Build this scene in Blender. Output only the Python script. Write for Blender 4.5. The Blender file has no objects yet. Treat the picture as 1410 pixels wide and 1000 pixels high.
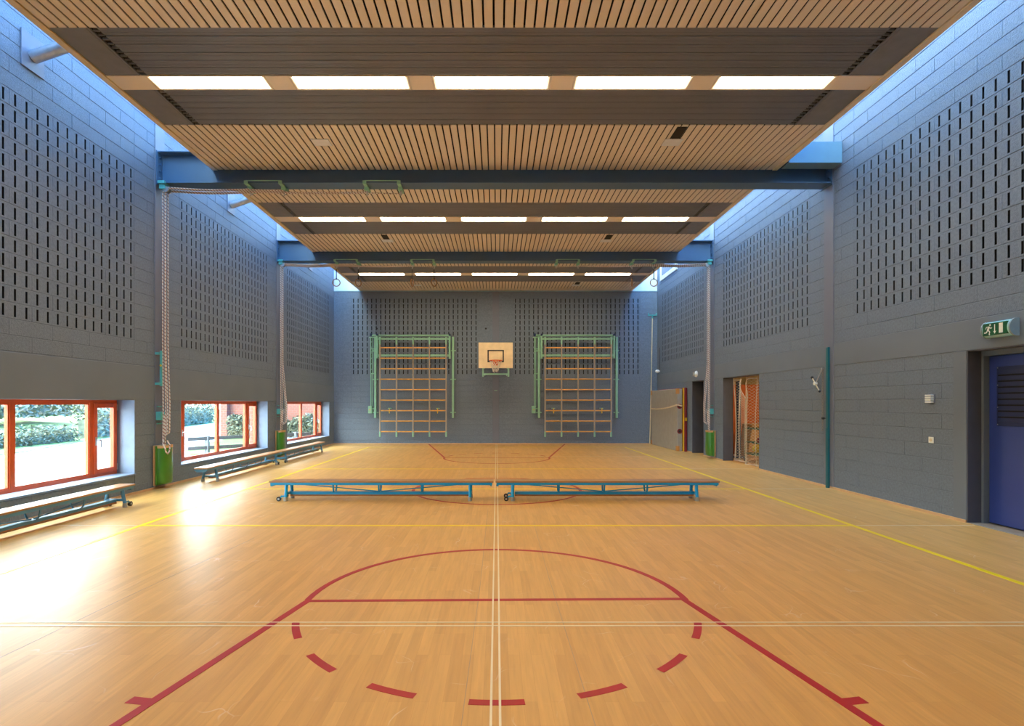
import bpy, math, random
from mathutils import Vector, Matrix
random.seed(7)
S = bpy.context.scene
COL = S.collection
PI = math.pi

# ------------------------------------------------------------------ camera
F, CX, CY, H = 758.0, 684.0, 555.3, 1.5          # focal length, vanishing point (1410x1000 px), eye height
cam_d = bpy.data.cameras.new('camera')
cam_d.sensor_width = 36.0
cam_d.lens = F / 1410.0 * 36.0
cam_d.shift_x = (705.0 - CX) / 1410.0
cam_d.shift_y = (CY - 500.0) / 1410.0
cam_d.clip_end = 500
cam = bpy.data.objects.new('camera', cam_d)
cam.location = (0, 0, H)
cam.rotation_euler = (PI / 2, 0, 0)
COL.objects.link(cam)
S.camera = cam

# ------------------------------------------------------------------ view / sky
S.view_settings.view_transform = 'Standard'
S.view_settings.look = 'None'
S.view_settings.exposure = 0.12
S.view_settings.gamma = 1.0
S.view_settings.use_curve_mapping = False
S.cycles.use_denoising = True
S.cycles.max_bounces = 10
S.cycles.diffuse_bounces = 5
S.cycles.sample_clamp_indirect = 8.0
SKY_STRENGTH = 16.0
LAMP_STRENGTH = 42.0
LAMP_COLOR = (1.0, 0.81, 0.56)

world = bpy.data.worlds.new('sky')
S.world = world
world.use_nodes = True
wn = world.node_tree
for n in list(wn.nodes):
    wn.nodes.remove(n)
wo = wn.nodes.new('ShaderNodeOutputWorld')
wb = wn.nodes.new('ShaderNodeBackground')
wb.inputs['Strength'].default_value = SKY_STRENGTH
wt = wn.nodes.new('ShaderNodeTexCoord')
wdot = wn.nodes.new('ShaderNodeVectorMath')
wdot.operation = 'DOT_PRODUCT'
wdot.inputs[1].default_value = (-0.95, 0.0, -0.30)      # hazy pale sky low on the window side, blue overhead and opposite
wr = wn.nodes.new('ShaderNodeValToRGB')
wm = wn.nodes.new('ShaderNodeMath')
wm.operation = 'MULTIPLY_ADD'
wm.inputs[1].default_value = 0.5
wm.inputs[2].default_value = 0.5
wn.links.new(wt.outputs['Generated'], wdot.inputs[0])
wn.links.new(wdot.outputs['Value'], wm.inputs[0])
wn.links.new(wm.outputs[0], wr.inputs['Fac'])
e = wr.color_ramp.elements
e[0].position, e[0].color = 0.10, (0.02, 0.30, 1.0, 1)
e[1].position, e[1].color = 0.85, (0.78, 0.95, 1.05, 1)
m_ = e.new(0.35)
m_.color = (0.14, 0.48, 1.0, 1)
m_ = e.new(0.47)
m_.color = (1.02, 1.18, 1.20, 1)
m_ = e.new(0.60)
m_.color = (1.10, 1.25, 1.28, 1)
wn.links.new(wr.outputs['Color'], wb.inputs['Color'])
wn.links.new(wb.outputs[0], wo.inputs[0])

def portal(loc, rot, sx, sy):
    d = bpy.data.lights.new('daylight_opening', 'AREA')
    d.shape = 'RECTANGLE'
    d.size, d.size_y = sx, sy
    d.cycles.is_portal = True
    o = bpy.data.objects.new('daylight_opening', d)
    o.location, o.rotation_euler = loc, rot
    COL.objects.link(o)

for sx in (-1, 1):                                   # the two skylight strips
    portal((sx * 5.5, 9.7, 7.3), (0, 0, 0), 1.0, 21.0)
for k in range(4):                                   # the windows in the left wall
    portal((-6.45, 1.86 + 5.28 * k, 0.95), (0, -PI / 2, 0), 1.3, 4.1)

# ------------------------------------------------------------------ dimensions
XL, XR, YB, YF = -5.98, 5.893, 20.21, -0.80          # room shell
ZC, XE0, XE1 = 5.64, -4.95, 4.885                    # slatted ceiling
ZT = 7.25                                            # top of the walls, under the skylights
WEB = [-0.78, 4.50, 9.79, 15.07]                     # beam webs
CRS, SLOT = 0.2013, 0.1664                           # block course, slot pitch
BLK = 4 * SLOT
COLS = [(4.33, 4.61), (9.62, 9.90), (14.91, 15.19)]  # steel columns, Y ranges
ZGROUND = -0.10

def fp(px, py, z=0.0):
    d = F * (H - z) / (py - CY)
    return ((px - CX) * d / F, d)

# ------------------------------------------------------------------ materials
MATS = {}
def mat(name, col, rough=0.6, metal=0.0, var=0.08, scale=6.0, bump=0.0, bscale=60.0, spec=0.5, coat=0.0, stretch=None):
    if name in MATS:
        return MATS[name]
    m = bpy.data.materials.new(name)
    m.use_nodes = True
    nt = m.node_tree
    b = nt.nodes['Principled BSDF']
    b.inputs['Roughness'].default_value = rough
    b.inputs['Metallic'].default_value = metal
    b.inputs['Specular IOR Level'].default_value = spec
    b.inputs['Coat Weight'].default_value = coat
    tc = nt.nodes.new('ShaderNodeTexCoord')
    no = nt.nodes.new('ShaderNodeTexNoise')
    no.inputs['Scale'].default_value = scale
    no.inputs['Detail'].default_value = 4.0
    src = tc.outputs['Object']
    if stretch:
        mp = nt.nodes.new('ShaderNodeMapping')
        mp.inputs['Scale'].default_value = stretch
        nt.links.new(src, mp.inputs['Vector'])
        src = mp.outputs['Vector']
    nt.links.new(src, no.inputs['Vector'])
    rp = nt.nodes.new('ShaderNodeValToRGB')
    rp.color_ramp.elements[0].position = 0.3
    rp.color_ramp.elements[1].position = 0.7
    rp.color_ramp.elements[0].color = tuple(c * (1 - var) for c in col) + (1,)
    rp.color_ramp.elements[1].color = tuple(min(1, c * (1 + var)) for c in col) + (1,)
    nt.links.new(no.outputs['Fac'], rp.inputs['Fac'])
    nt.links.new(rp.outputs['Color'], b.inputs['Base Color'])
    if bump > 0:
        n2 = nt.nodes.new('ShaderNodeTexNoise')
        n2.inputs['Scale'].default_value = bscale
        n2.inputs['Detail'].default_value = 3.0
        nt.links.new(tc.outputs['Object'], n2.inputs['Vector'])
        bp = nt.nodes.new('ShaderNodeBump')
        bp.inputs['Strength'].default_value = bump
        bp.inputs['Distance'].default_value = 0.01
        nt.links.new(n2.outputs['Fac'], bp.inputs['Height'])
        nt.links.new(bp.outputs['Normal'], b.inputs['Normal'])
    MATS[name] = m
    return m

PAINT = (0.147, 0.186, 0.236)
M_block = mat('painted_block', PAINT, 0.62, var=0.13, scale=26.0, bump=0.6, bscale=70)
M_mortar = mat('painted_mortar', tuple(c * 0.98 for c in PAINT), 0.7)
M_void = mat('black_felt_and_shade', (0.006, 0.006, 0.007), 0.95)  # felt behind the slots; same black paints shade on slot sides and louvre gaps
M_band = mat('painted_concrete', (0.150, 0.182, 0.222), 0.5, var=0.05, scale=1.5, bump=0.06, bscale=40)
M_column = mat('painted_steel_column', (0.150, 0.165, 0.212), 0.4, var=0.04, scale=2.0)
M_reveal = mat('pale_reveal_paint', (0.19, 0.255, 0.36), 0.5)
M_beam = mat('blue_beam_paint', (0.062, 0.122, 0.205), 0.38, var=0.05, scale=1.0)
M_white = mat('white_paint', (0.72, 0.73, 0.74), 0.5, var=0.04)
M_cream = mat('cream_panel', (0.82, 0.71, 0.58), 0.5, var=0.03, scale=1.0)
M_slat = mat('ceiling_slat', (0.76, 0.64, 0.50), 0.5, var=0.05, scale=1.2, stretch=(1, .2, 1))
M_trim = mat('ceiling_edge_wood', (0.74, 0.60, 0.40), 0.45, var=0.06)
M_dark = mat('ceiling_void', (0.022, 0.018, 0.014), 0.9)
M_heater = mat('heater_panel', (0.160, 0.165, 0.190), 0.45, var=0.05, scale=1.5)
M_heatend = mat('heater_end_plate', (0.18, 0.18, 0.185), 0.5)
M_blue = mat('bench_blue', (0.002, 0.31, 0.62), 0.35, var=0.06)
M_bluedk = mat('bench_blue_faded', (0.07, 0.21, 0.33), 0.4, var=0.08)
M_plank = mat('bench_wood', (0.42, 0.205, 0.075), 0.33, var=0.2, scale=9, stretch=(.3, 6, 6))
M_plankedge = mat('bench_wood_beam', (0.30, 0.12, 0.035), 0.4, var=0.2, scale=9)
M_rubber = mat('grey_rubber', (0.33, 0.30, 0.25), 0.8)
M_black = mat('black_plastic', (0.012, 0.013, 0.016), 0.5)
M_steel = mat('galvanised_steel', (0.48, 0.50, 0.53), 0.35, 0.85, var=0.12, scale=14)
M_green = mat('mint_green_paint', (0.27, 0.52, 0.36), 0.4, var=0.06)
M_teal = mat('teal_paint', (0.09, 0.40, 0.38), 0.4, var=0.06)
M_tealdk = mat('dark_teal_paint', (0.006, 0.13, 0.16), 0.35, var=0.06)
M_upright = mat('rack_upright_wood', (0.37, 0.315, 0.245), 0.45, var=0.12, scale=8, stretch=(6, 6, .4))
M_rung = mat('rack_rung_wood', (0.74, 0.36, 0.07), 0.4, var=0.15, scale=8)
M_yellow = mat('yellow_paint', (0.75, 0.50, 0.015), 0.4)
M_navy = mat('navy_plastic', (0.01, 0.03, 0.09), 0.4)
M_board = mat('backboard_plywood', (0.80, 0.62, 0.36), 0.45, var=0.08, scale=5)
M_orange = mat('hoop_orange', (0.72, 0.12, 0.015), 0.4)
M_netcord = mat('white_net_cord', (0.72, 0.66, 0.55), 0.8)
M_frame = mat('window_orange_paint', (0.62, 0.095, 0.022), 0.35, var=0.08)
M_bagg = mat('green_vinyl', (0.045, 0.20, 0.018), 0.28, var=0.15, scale=3, coat=0.2)
M_pine = mat('pine_board', (0.58, 0.33, 0.13), 0.5, var=0.12, scale=8)
M_matgrey = mat('mat_grey_canvas', (0.36, 0.335, 0.285), 0.7, var=0.06, bump=0.1, bscale=200)
M_matred = mat('mat_red_vinyl', (0.20, 0.012, 0.016), 0.45)
M_leather = mat('leather_corner', (0.52, 0.24, 0.06), 0.6)
M_strap = mat('cream_webbing', (0.70, 0.60, 0.40), 0.8)
M_door = mat('blue_door_paint', (0.030, 0.055, 0.265), 0.35, var=0.06, scale=2)
M_doordk = mat('navy_louvre_paint', (0.010, 0.018, 0.085), 0.4)
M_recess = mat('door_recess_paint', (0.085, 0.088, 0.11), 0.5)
M_ringwood = mat('ring_wood', (0.36, 0.19, 0.07), 0.45)
M_ringstrap = mat('ring_strap', (0.03, 0.03, 0.03), 0.7)
M_yblock = mat('yellow_block', (0.62, 0.46, 0.20), 0.7, var=0.1)
M_omat = mat('orange_vinyl', (0.70, 0.15, 0.02), 0.5)
M_signw = mat('sign_white', (0.86, 0.86, 0.78), 0.4, var=0.02)
M_signg = mat('sign_green', (0.005, 0.10, 0.035), 0.3, var=0.04)
M_signt = mat('sign_clear_teal', (0.42, 0.74, 0.72), 0.15, var=0.03)
M_brass = mat('brass', (0.6, 0.42, 0.12), 0.3, 0.9)
M_skirt = mat('beech_skirting', (0.62, 0.38, 0.19), 0.45, var=0.1)
M_red = mat('court_red', (0.42, 0.010, 0.014), 0.45, var=0.08, scale=3, spec=0.3)
M_yel = mat('court_yellow', (0.90, 0.66, 0.0), 0.4, var=0.06, scale=3, spec=0.3)
M_whl = mat('court_white', (0.80, 0.70, 0.50), 0.3, var=0.06, scale=3)
M_pave = mat('pale_paving', (0.62, 0.60, 0.57), 0.8, var=0.1, scale=2)
M_grass = mat('lawn_grass', (0.080, 0.145, 0.010), 0.9, var=0.35, scale=6, bump=0.5, bscale=40)
M_bank = mat('bank_grass', (0.165, 0.215, 0.045), 0.9, var=0.35, scale=1.5, bump=0.6, bscale=12)
M_hedge = mat('hedge_leaves', (0.165, 0.160, 0.090), 0.9, var=0.4, scale=5)
M_railg = mat('weathered_rail', (0.05, 0.05, 0.05), 0.7, var=0.2)
M_railp = mat('galvanised_post', (0.16, 0.16, 0.16), 0.5, 0.2)

def brick_mat(name, c1, c2, mortar, sc):
    m = bpy.data.materials.new(name)
    m.use_nodes = True
    nt = m.node_tree
    b = nt.nodes['Principled BSDF']
    b.inputs['Roughness'].default_value = 0.85
    tc = nt.nodes.new('ShaderNodeTexCoord')
    mp = nt.nodes.new('ShaderNodeMapping')
    mp.inputs['Rotation'].default_value = (PI / 2, 0, 0)
    br = nt.nodes.new('ShaderNodeTexBrick')
    br.inputs['Color1'].default_value = c1 + (1,)
    br.inputs['Color2'].default_value = c2 + (1,)
    br.inputs['Mortar'].default_value = mortar + (1,)
    br.inputs['Scale'].default_value = sc
    nt.links.new(tc.outputs['Object'], mp.inputs['Vector'])
    nt.links.new(mp.outputs['Vector'], br.inputs['Vector'])
    nt.links.new(br.outputs['Color'], b.inputs['Base Color'])
    return m
M_brick = brick_mat('red_brick', (0.27, 0.075, 0.04), (0.21, 0.065, 0.035), (0.18, 0.12, 0.09), 2.2)

def rope_mat():
    m = bpy.data.materials.new('flecked_rope')
    m.use_nodes = True
    nt = m.node_tree
    b = nt.nodes['Principled BSDF']
    b.inputs['Roughness'].default_value = 0.85
    tc = nt.nodes.new('ShaderNodeTexCoord')
    wv = nt.nodes.new('ShaderNodeTexWave')
    wv.inputs['Scale'].default_value = 8.0
    wv.inputs['Distortion'].default_value = 0.4
    mp = nt.nodes.new('ShaderNodeMapping')
    mp.inputs['Scale'].default_value = (1.0, 1.6, 1.0)
    mp.inputs['Rotation'].default_value = (0.0, 0.7, 0.0)
    rp = nt.nodes.new('ShaderNodeValToRGB')
    rp.color_ramp.elements[0].position = 0.12
    rp.color_ramp.elements[0].color = (0.34, 0.15, 0.11, 1)
    rp.color_ramp.elements[1].position = 0.30
    rp.color_ramp.elements[1].color = (0.68, 0.62, 0.55, 1)
    nt.links.new(tc.outputs['Object'], mp.inputs['Vector'])
    nt.links.new(mp.outputs['Vector'], wv.inputs['Vector'])
    nt.links.new(wv.outputs['Fac'], rp.inputs['Fac'])
    nt.links.new(rp.outputs['Color'], b.inputs['Base Color'])
    return m
M_rope = rope_mat()

def glass_mat(name, tint, gloss=0.06):
    m = bpy.data.materials.new(name)
    m.use_nodes = True
    nt = m.node_tree
    nt.nodes.remove(nt.nodes['Principled BSDF'])
    out = nt.nodes['Material Output']
    tr = nt.nodes.new('ShaderNodeBsdfTransparent')
    tr.inputs['Color'].default_value = tint + (1,)
    gl = nt.nodes.new('ShaderNodeBsdfGlossy')
    gl.inputs['Roughness'].default_value = 0.02
    mx = nt.nodes.new('ShaderNodeMixShader')
    mx.inputs['Fac'].default_value = gloss
    nt.links.new(tr.outputs[0], mx.inputs[1])
    nt.links.new(gl.outputs[0], mx.inputs[2])
    nt.links.new(mx.outputs[0], out.inputs['Surface'])
    return m
M_glass = glass_mat('window_glass', (0.93, 0.96, 0.96), 0.05)
M_skyglass = glass_mat('skylight_glass', (0.85, 0.92, 0.97), 0.04)

def lamp_mat(name='lit_prismatic_diffuser', strength=LAMP_STRENGTH):
    m = bpy.data.materials.new(name)
    m.use_nodes = True
    nt = m.node_tree
    nt.nodes.remove(nt.nodes['Principled BSDF'])
    out = nt.nodes['Material Output']
    em = nt.nodes.new('ShaderNodeEmission')
    em.inputs['Strength'].default_value = strength
    tc = nt.nodes.new('ShaderNodeTexCoord')
    ck = nt.nodes.new('ShaderNodeTexChecker')
    ck.inputs['Scale'].default_value = 60
    ck.inputs['Color1'].default_value = LAMP_COLOR + (1,)
    ck.inputs['Color2'].default_value = tuple(c * 0.8 for c in LAMP_COLOR) + (1,)
    nt.links.new(tc.outputs['Object'], ck.inputs['Vector'])
    nt.links.new(ck.outputs['Color'], em.inputs['Color'])
    nt.links.new(em.outputs[0], out.inputs['Surface'])
    return m
M_lamp = lamp_mat()
M_lamprim = lamp_mat('lit_diffuser_rim', 1.6)

def floor_mat():
    m = bpy.data.materials.new('beech_strip_floor')
    m.use_nodes = True
    nt = m.node_tree
    L = nt.links
    b = nt.nodes['Principled BSDF']
    b.inputs['Specular IOR Level'].default_value = 0.42
    tc = nt.nodes.new('ShaderNodeTexCoord')
    mp = nt.nodes.new('ShaderNodeMapping')
    mp.inputs['Rotation'].default_value = (0, 0, PI / 2)
    br = nt.nodes.new('ShaderNodeTexBrick')
    br.offset = 0.37
    br.offset_frequency = 2
    br.inputs['Scale'].default_value = 1.0
    br.inputs['Brick Width'].default_value = 0.82
    br.inputs['Row Height'].default_value = 0.068
    br.inputs['Mortar Size'].default_value = 0.0006
    br.inputs['Mortar Smooth'].default_value = 0.3
    br.inputs['Bias'].default_value = 0.0
    br.inputs['Color1'].default_value = (0.70, 0.385, 0.105, 1)
    br.inputs['Color2'].default_value = (0.61, 0.322, 0.083, 1)
    br.inputs['Mortar'].default_value = (0.54, 0.27, 0.07, 1)
    L.new(tc.outputs['Object'], mp.inputs['Vector'])
    L.new(mp.outputs['Vector'], br.inputs['Vector'])
    gr = nt.nodes.new('ShaderNodeTexNoise')          # wood grain drawn out along the strips
    gr.inputs['Scale'].default_value = 3.0
    gr.inputs['Detail'].default_value = 6.0
    mg = nt.nodes.new('ShaderNodeMapping')
    mg.inputs['Scale'].default_value = (14, 0.9, 1)
    L.new(tc.outputs['Object'], mg.inputs['Vector'])
    L.new(mg.outputs['Vector'], gr.inputs['Vector'])
    gm = nt.nodes.new('ShaderNodeMapRange')
    gm.inputs['From Min'].default_value = 0.25
    gm.inputs['From Max'].default_value = 0.75
    gm.inputs['To Min'].default_value = 0.90
    gm.inputs['To Max'].default_value = 1.08
    L.new(gr.outputs['Fac'], gm.inputs['Value'])
    mul = nt.nodes.new('ShaderNodeVectorMath')
    mul.operation = 'SCALE'
    L.new(br.outputs['Color'], mul.inputs[0])
    L.new(gm.outputs['Result'], mul.inputs['Scale'])
    # scuffs: thin pale curved scratches
    dn = nt.nodes.new('ShaderNodeTexNoise')
    dn.inputs['Scale'].default_value = 2.3
    dn.inputs['Detail'].default_value = 2.0
    L.new(tc.outputs['Object'], dn.inputs['Vector'])
    vm = nt.nodes.new('ShaderNodeVectorMath')
    vm.operation = 'MULTIPLY_ADD'
    vm.inputs[1].default_value = (0.6, 0.6, 0.0)
    L.new(dn.outputs['Color'], vm.inputs[0])
    L.new(tc.outputs['Object'], vm.inputs[2])
    vo = nt.nodes.new('ShaderNodeTexVoronoi')
    vo.feature = 'DISTANCE_TO_EDGE'
    vo.inputs['Scale'].default_value = 2.6
    L.new(vm.outputs[0], vo.inputs['Vector'])
    lt = nt.nodes.new('ShaderNodeMath')
    lt.operation = 'LESS_THAN'
    lt.inputs[1].default_value = 0.008
    L.new(vo.outputs['Distance'], lt.inputs[0])
    pn = nt.nodes.new('ShaderNodeTexNoise')
    pn.inputs['Scale'].default_value = 3.1
    L.new(tc.outputs['Object'], pn.inputs['Vector'])
    pr = nt.nodes.new('ShaderNodeMapRange')
    pr.inputs['From Min'].default_value = 0.55
    pr.inputs['From Max'].default_value = 0.72
    pr.inputs['To Max'].default_value = 0.6
    L.new(pn.outputs['Fac'], pr.inputs['Value'])
    sm = nt.nodes.new('ShaderNodeMath')
    sm.operation = 'MULTIPLY'
    L.new(lt.outputs[0], sm.inputs[0])
    L.new(pr.outputs['Result'], sm.inputs[1])
    mx = nt.nodes.new('ShaderNodeMix')
    mx.data_type = 'RGBA'
    mx.inputs['B'].default_value = (0.78, 0.62, 0.42, 1)
    L.new(sm.outputs[0], mx.inputs['Factor'])
    L.new(mul.outputs[0], mx.inputs['A'])
    L.new(mx.outputs['Result'], b.inputs['Base Color'])
    rn = nt.nodes.new('ShaderNodeTexNoise')
    rn.inputs['Scale'].default_value = 0.8
    rn.inputs['Detail'].default_value = 5.0
    L.new(tc.outputs['Object'], rn.inputs['Vector'])
    rr = nt.nodes.new('ShaderNodeMapRange')
    rr.inputs['To Min'].default_value = 0.30
    rr.inputs['To Max'].default_value = 0.46
    L.new(rn.outputs['Fac'], rr.inputs['Value'])
    L.new(rr.outputs['Result'], b.inputs['Roughness'])
    return m
M_floor = floor_mat()

# ------------------------------------------------------------------ mesh helpers
class MB:
    def __init__(s):
        s.v, s.f, s.mi = [], [], []
        s.smooth = []
    def add(s, vs, fs, mi=0, smooth=False):
        o = len(s.v)
        s.v += [tuple(p) for p in vs]
        s.f += [tuple(i + o for i in f) for f in fs]
        s.mi += [mi] * len(fs)
        s.smooth += [smooth] * len(fs)
        return s
    def box(s, x0, x1, y0, y1, z0, z1, mi=0):
        return s.add([(x0, y0, z0), (x1, y0, z0), (x1, y1, z0), (x0, y1, z0), (x0, y0, z1), (x1, y0, z1), (x1, y1, z1), (x0, y1, z1)],
                     [(0, 3, 2, 1), (4, 5, 6, 7), (0, 1, 5, 4), (1, 2, 6, 5), (2, 3, 7, 6), (3, 0, 4, 7)], mi)
    def cbox(s, x0, x1, y0, y1, z0, z1, c, mi=0):
        # box with all vertical and horizontal edges chamfered
        x0, x1 = min(x0, x1), max(x0, x1)
        pts = []
        for sx in (0, 1):
            for sy in (0, 1):
                for sz in (0, 1):
                    X, Y, Z = (x0, x1)[sx], (y0, y1)[sy], (z0, z1)[sz]
                    dx, dy, dz = (c, -c)[sx], (c, -c)[sy], (c, -c)[sz]
                    pts += [(X, Y + dy, Z + dz), (X + dx, Y, Z + dz), (X + dx, Y + dy, Z)]
        i = lambda a, b, cc, k: (a * 4 + b * 2 + cc) * 3 + k
        fs = [(i(0,0,0,0), i(0,0,1,0), i(0,1,1,0), i(0,1,0,0)), (i(1,0,0,0), i(1,1,0,0), i(1,1,1,0), i(1,0,1,0)),
              (i(0,0,0,1), i(1,0,0,1), i(1,0,1,1), i(0,0,1,1)), (i(0,1,0,1), i(0,1,1,1), i(1,1,1,1), i(1,1,0,1)),
              (i(0,0,0,2), i(0,1,0,2), i(1,1,0,2), i(1,0,0,2)), (i(0,0,1,2), i(1,0,1,2), i(1,1,1,2), i(0,1,1,2))]
        for a in (0, 1):
            for b in (0, 1):
                fs.append((i(a,b,0,0), i(a,b,1,0), i(a,b,1,1), i(a,b,0,1)))
                fs.append((i(a,0,b,0), i(a,1,b,0), i(a,1,b,2), i(a,0,b,2)))
                fs.append((i(0,a,b,1), i(1,a,b,1), i(1,a,b,2), i(0,a,b,2)))
                for cc in (0, 1):
                    fs.append((i(a,b,cc,0), i(a,b,cc,1), i(a,b,cc,2)))
        return s.add(pts, fs, mi)
    def quad(s, a, b, c, d, mi=0):
        return s.add([a, b, c, d], [(0, 1, 2, 3)], mi)
    def tube(s, path, r, n=8, cap=True, mi=0, closed=False):
        path = [Vector(p) for p in path]
        rr = r if isinstance(r, (list, tuple)) else [r] * len(path)
        vs, fs = [], []
        N = len(path)
        prev = None
        for i, p in enumerate(path):
            if closed:
                t = (path[(i + 1) % N] - path[i - 1]).normalized()
            else:
                t = (path[min(i + 1, N - 1)] - path[max(i - 1, 0)]).normalized()
            if prev is None:
                a = Vector((0, 0, 1)) if abs(t.z) < 0.9 else Vector((1, 0, 0))
                u = t.cross(a).normalized()
            else:
                u = (prev - t * prev.dot(t)).normalized()
            prev = u
            w = t.cross(u)
            for k in range(n):
                a = 2 * PI * k / n
                vs.append(p + (u * math.cos(a) + w * math.sin(a)) * rr[i])
        for i in range(N if closed else N - 1):
            j = (i + 1) % N
            for k in range(n):
                fs.append((i * n + k, i * n + (k + 1) % n, j * n + (k + 1) % n, j * n + k))
        s.add(vs, fs, mi, True)
        if cap and not closed:
            s.add(vs[:n], [tuple(reversed(range(n)))], mi)
            s.add(vs[-n:], [tuple(range(n))], mi)
        return s
    def cyl(s, a, b, r, n=14, mi=0):
        return s.tube([a, b], r, n, True, mi)
    def prism(s, poly, axis, t0, t1, mi=0):
        # polygon in the two other axes, extruded along axis ('x','y','z')
        def P(p, t):
            return {'x': (t, p[0], p[1]), 'y': (p[0], t, p[1]), 'z': (p[0], p[1], t)}[axis]
        n = len(poly)
        vs = [P(p, t0) for p in poly] + [P(p, t1) for p in poly]
        fs = [tuple(reversed(range(n))), tuple(range(n, 2 * n))]
        fs += [(i, (i + 1) % n, n + (i + 1) % n, n + i) for i in range(n)]
        return s.add(vs, fs, mi)
    def bar(s, a, b, w, h, up=(0, 0, 1), mi=0):
        a, b = Vector(a), Vector(b)
        t = (b - a).normalized()
        u = t.cross(Vector(up))
        if u.length < 1e-4:
            u = t.cross(Vector((1, 0, 0)))
        u = u.normalized() * (w / 2)
        v = u.cross(t).normalized() * (h / 2)
        vs = [a - u - v, a + u - v, a + u + v, a - u + v, b - u - v, b + u - v, b + u + v, b - u + v]
        return s.add(vs, [(0, 3, 2, 1), (4, 5, 6, 7), (0, 1, 5, 4), (1, 2, 6, 5), (2, 3, 7, 6), (3, 0, 4, 7)], mi)
    def sphere(s, c, r, nu=14, nv=8, sc=(1, 1, 1), mi=0):
        vs, fs = [], []
        for i in range(nv + 1):
            th = PI * i / nv
            for k in range(nu):
                a = 2 * PI * k / nu
                vs.append((c[0] + r * sc[0] * math.sin(th) * math.cos(a), c[1] + r * sc[1] * math.sin(th) * math.sin(a), c[2] + r * sc[2] * math.cos(th)))
        for i in range(nv):
            for k in range(nu):
                fs.append((i * nu + k, (i + 1) * nu + k, (i + 1) * nu + (k + 1) % nu, i * nu + (k + 1) % nu))
        return s.add(vs, fs, mi, True)
    def torus(s, c, R, r, axis='y', n=24, m=8, mi=0):
        pth = []
        for k in range(n):
            a = 2 * PI * k / n
            u, v = R * math.cos(a), R * math.sin(a)
            pth.append({'y': (c[0] + u, c[1], c[2] + v), 'z': (c[0] + u, c[1] + v, c[2]), 'x': (c[0], c[1] + u, c[2] + v)}[axis])
        return s.tube(pth, r, m, False, mi, True)
    def mesh(s, name, mats):
        me = bpy.data.meshes.new(name)
        me.from_pydata(s.v, [], s.f)
        if not isinstance(mats, (list, tuple)):
            mats = [mats]
        for m in mats:
            me.materials.append(m)
        if any(s.mi):
            me.polygons.foreach_set('material_index', s.mi)
        if any(s.smooth):
            me.polygons.foreach_set('use_smooth', s.smooth)
        me.update()
        return me

def link(name, me, parent=None):
    o = bpy.data.objects.new(name, me)
    COL.objects.link(o)
    if parent is not None:
        o.parent = parent
    return o
def obj(name, mb, mats, parent=None, label=None):
    o = link(name, mb.mesh(name, mats), parent)
    if label:
        o['label'] = label
    return o
def tag(o, label, cat, group=None):
    o['label'], o['category'] = label, cat
    if group:
        o['group'] = group
    return o
def thing(name, label, cat, loc=(0, 0, 0), rz=0.0, group=None):
    o = bpy.data.objects.new(name, None)
    o.empty_display_size = 0.1
    COL.objects.link(o)
    o.location, o.rotation_euler = loc, (0, 0, rz)
    return tag(o, label, cat, group)
def struct(name, mb, mats, label=None, parent=None):
    o = obj(name, mb, mats, parent)
    o['kind'] = 'structure'
    if label:
        o['label'] = label
    return o
def srt(name, label=None, loc=(0, 0, 0)):
    o = bpy.data.objects.new(name, None)
    o.empty_display_size = 0.1
    COL.objects.link(o)
    o.location = loc
    o['kind'] = 'structure'
    if label:
        o['label'] = label
    return o
def copy_tree(src, parent=None):
    c = src.copy()
    COL.objects.link(c)
    c.parent = parent
    for ch in list(src.children):
        copy_tree(ch, c)
    return c
def dup(src, loc, rz, label, group=None):
    c = copy_tree(src)
    c.location, c.rotation_euler = loc, (0, 0, rz)
    c['label'] = label
    if group:
        c['group'] = group
    return c

# ------------------------------------------------------------------ floor and court lines
floor = struct('floor', MB().box(XL - 0.3, XR + 0.3, YF - 0.3, YB + 0.3, -0.2, 0.0), M_floor, 'glossy beech strip sports floor with painted court lines')
def flat_line(name, pts, w, m, z=0.0015, closed=False):
    mb = MB()
    P = [Vector((p[0], p[1], 0)) for p in pts]
    n = len(P)
    Lq, Rq = [], []
    for i, p in enumerate(P):
        t = (P[(i + 1) % n] - P[i - 1]) if closed else (P[min(i + 1, n - 1)] - P[max(i - 1, 0)])
        t.normalize()
        nn = Vector((-t.y, t.x, 0)) * (w / 2)
        Lq.append(p + nn)
        Rq.append(p - nn)
    vs = [(p.x, p.y, z) for p in Lq] + [(p.x, p.y, z) for p in Rq] + [(p.x, p.y, 0) for p in Lq] + [(p.x, p.y, 0) for p in Rq]
    fs = []
    for i in range(n if closed else n - 1):
        j = (i + 1) % n
        fs += [(i, n + i, n + j, j), (i, j, 2 * n + j, 2 * n + i), (n + i, 3 * n + i, 3 * n + j, n + j)]
    mb.add(vs, fs)
    return obj(name, mb, m, floor)
def arc(cx, cy, R, a0, a1, n=40):
    return [(cx + R * math.cos(a0 + (a1 - a0) * i / n), cy + R * math.sin(a0 + (a1 - a0) * i / n)) for i in range(n + 1)]
RC = 1.44
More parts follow.
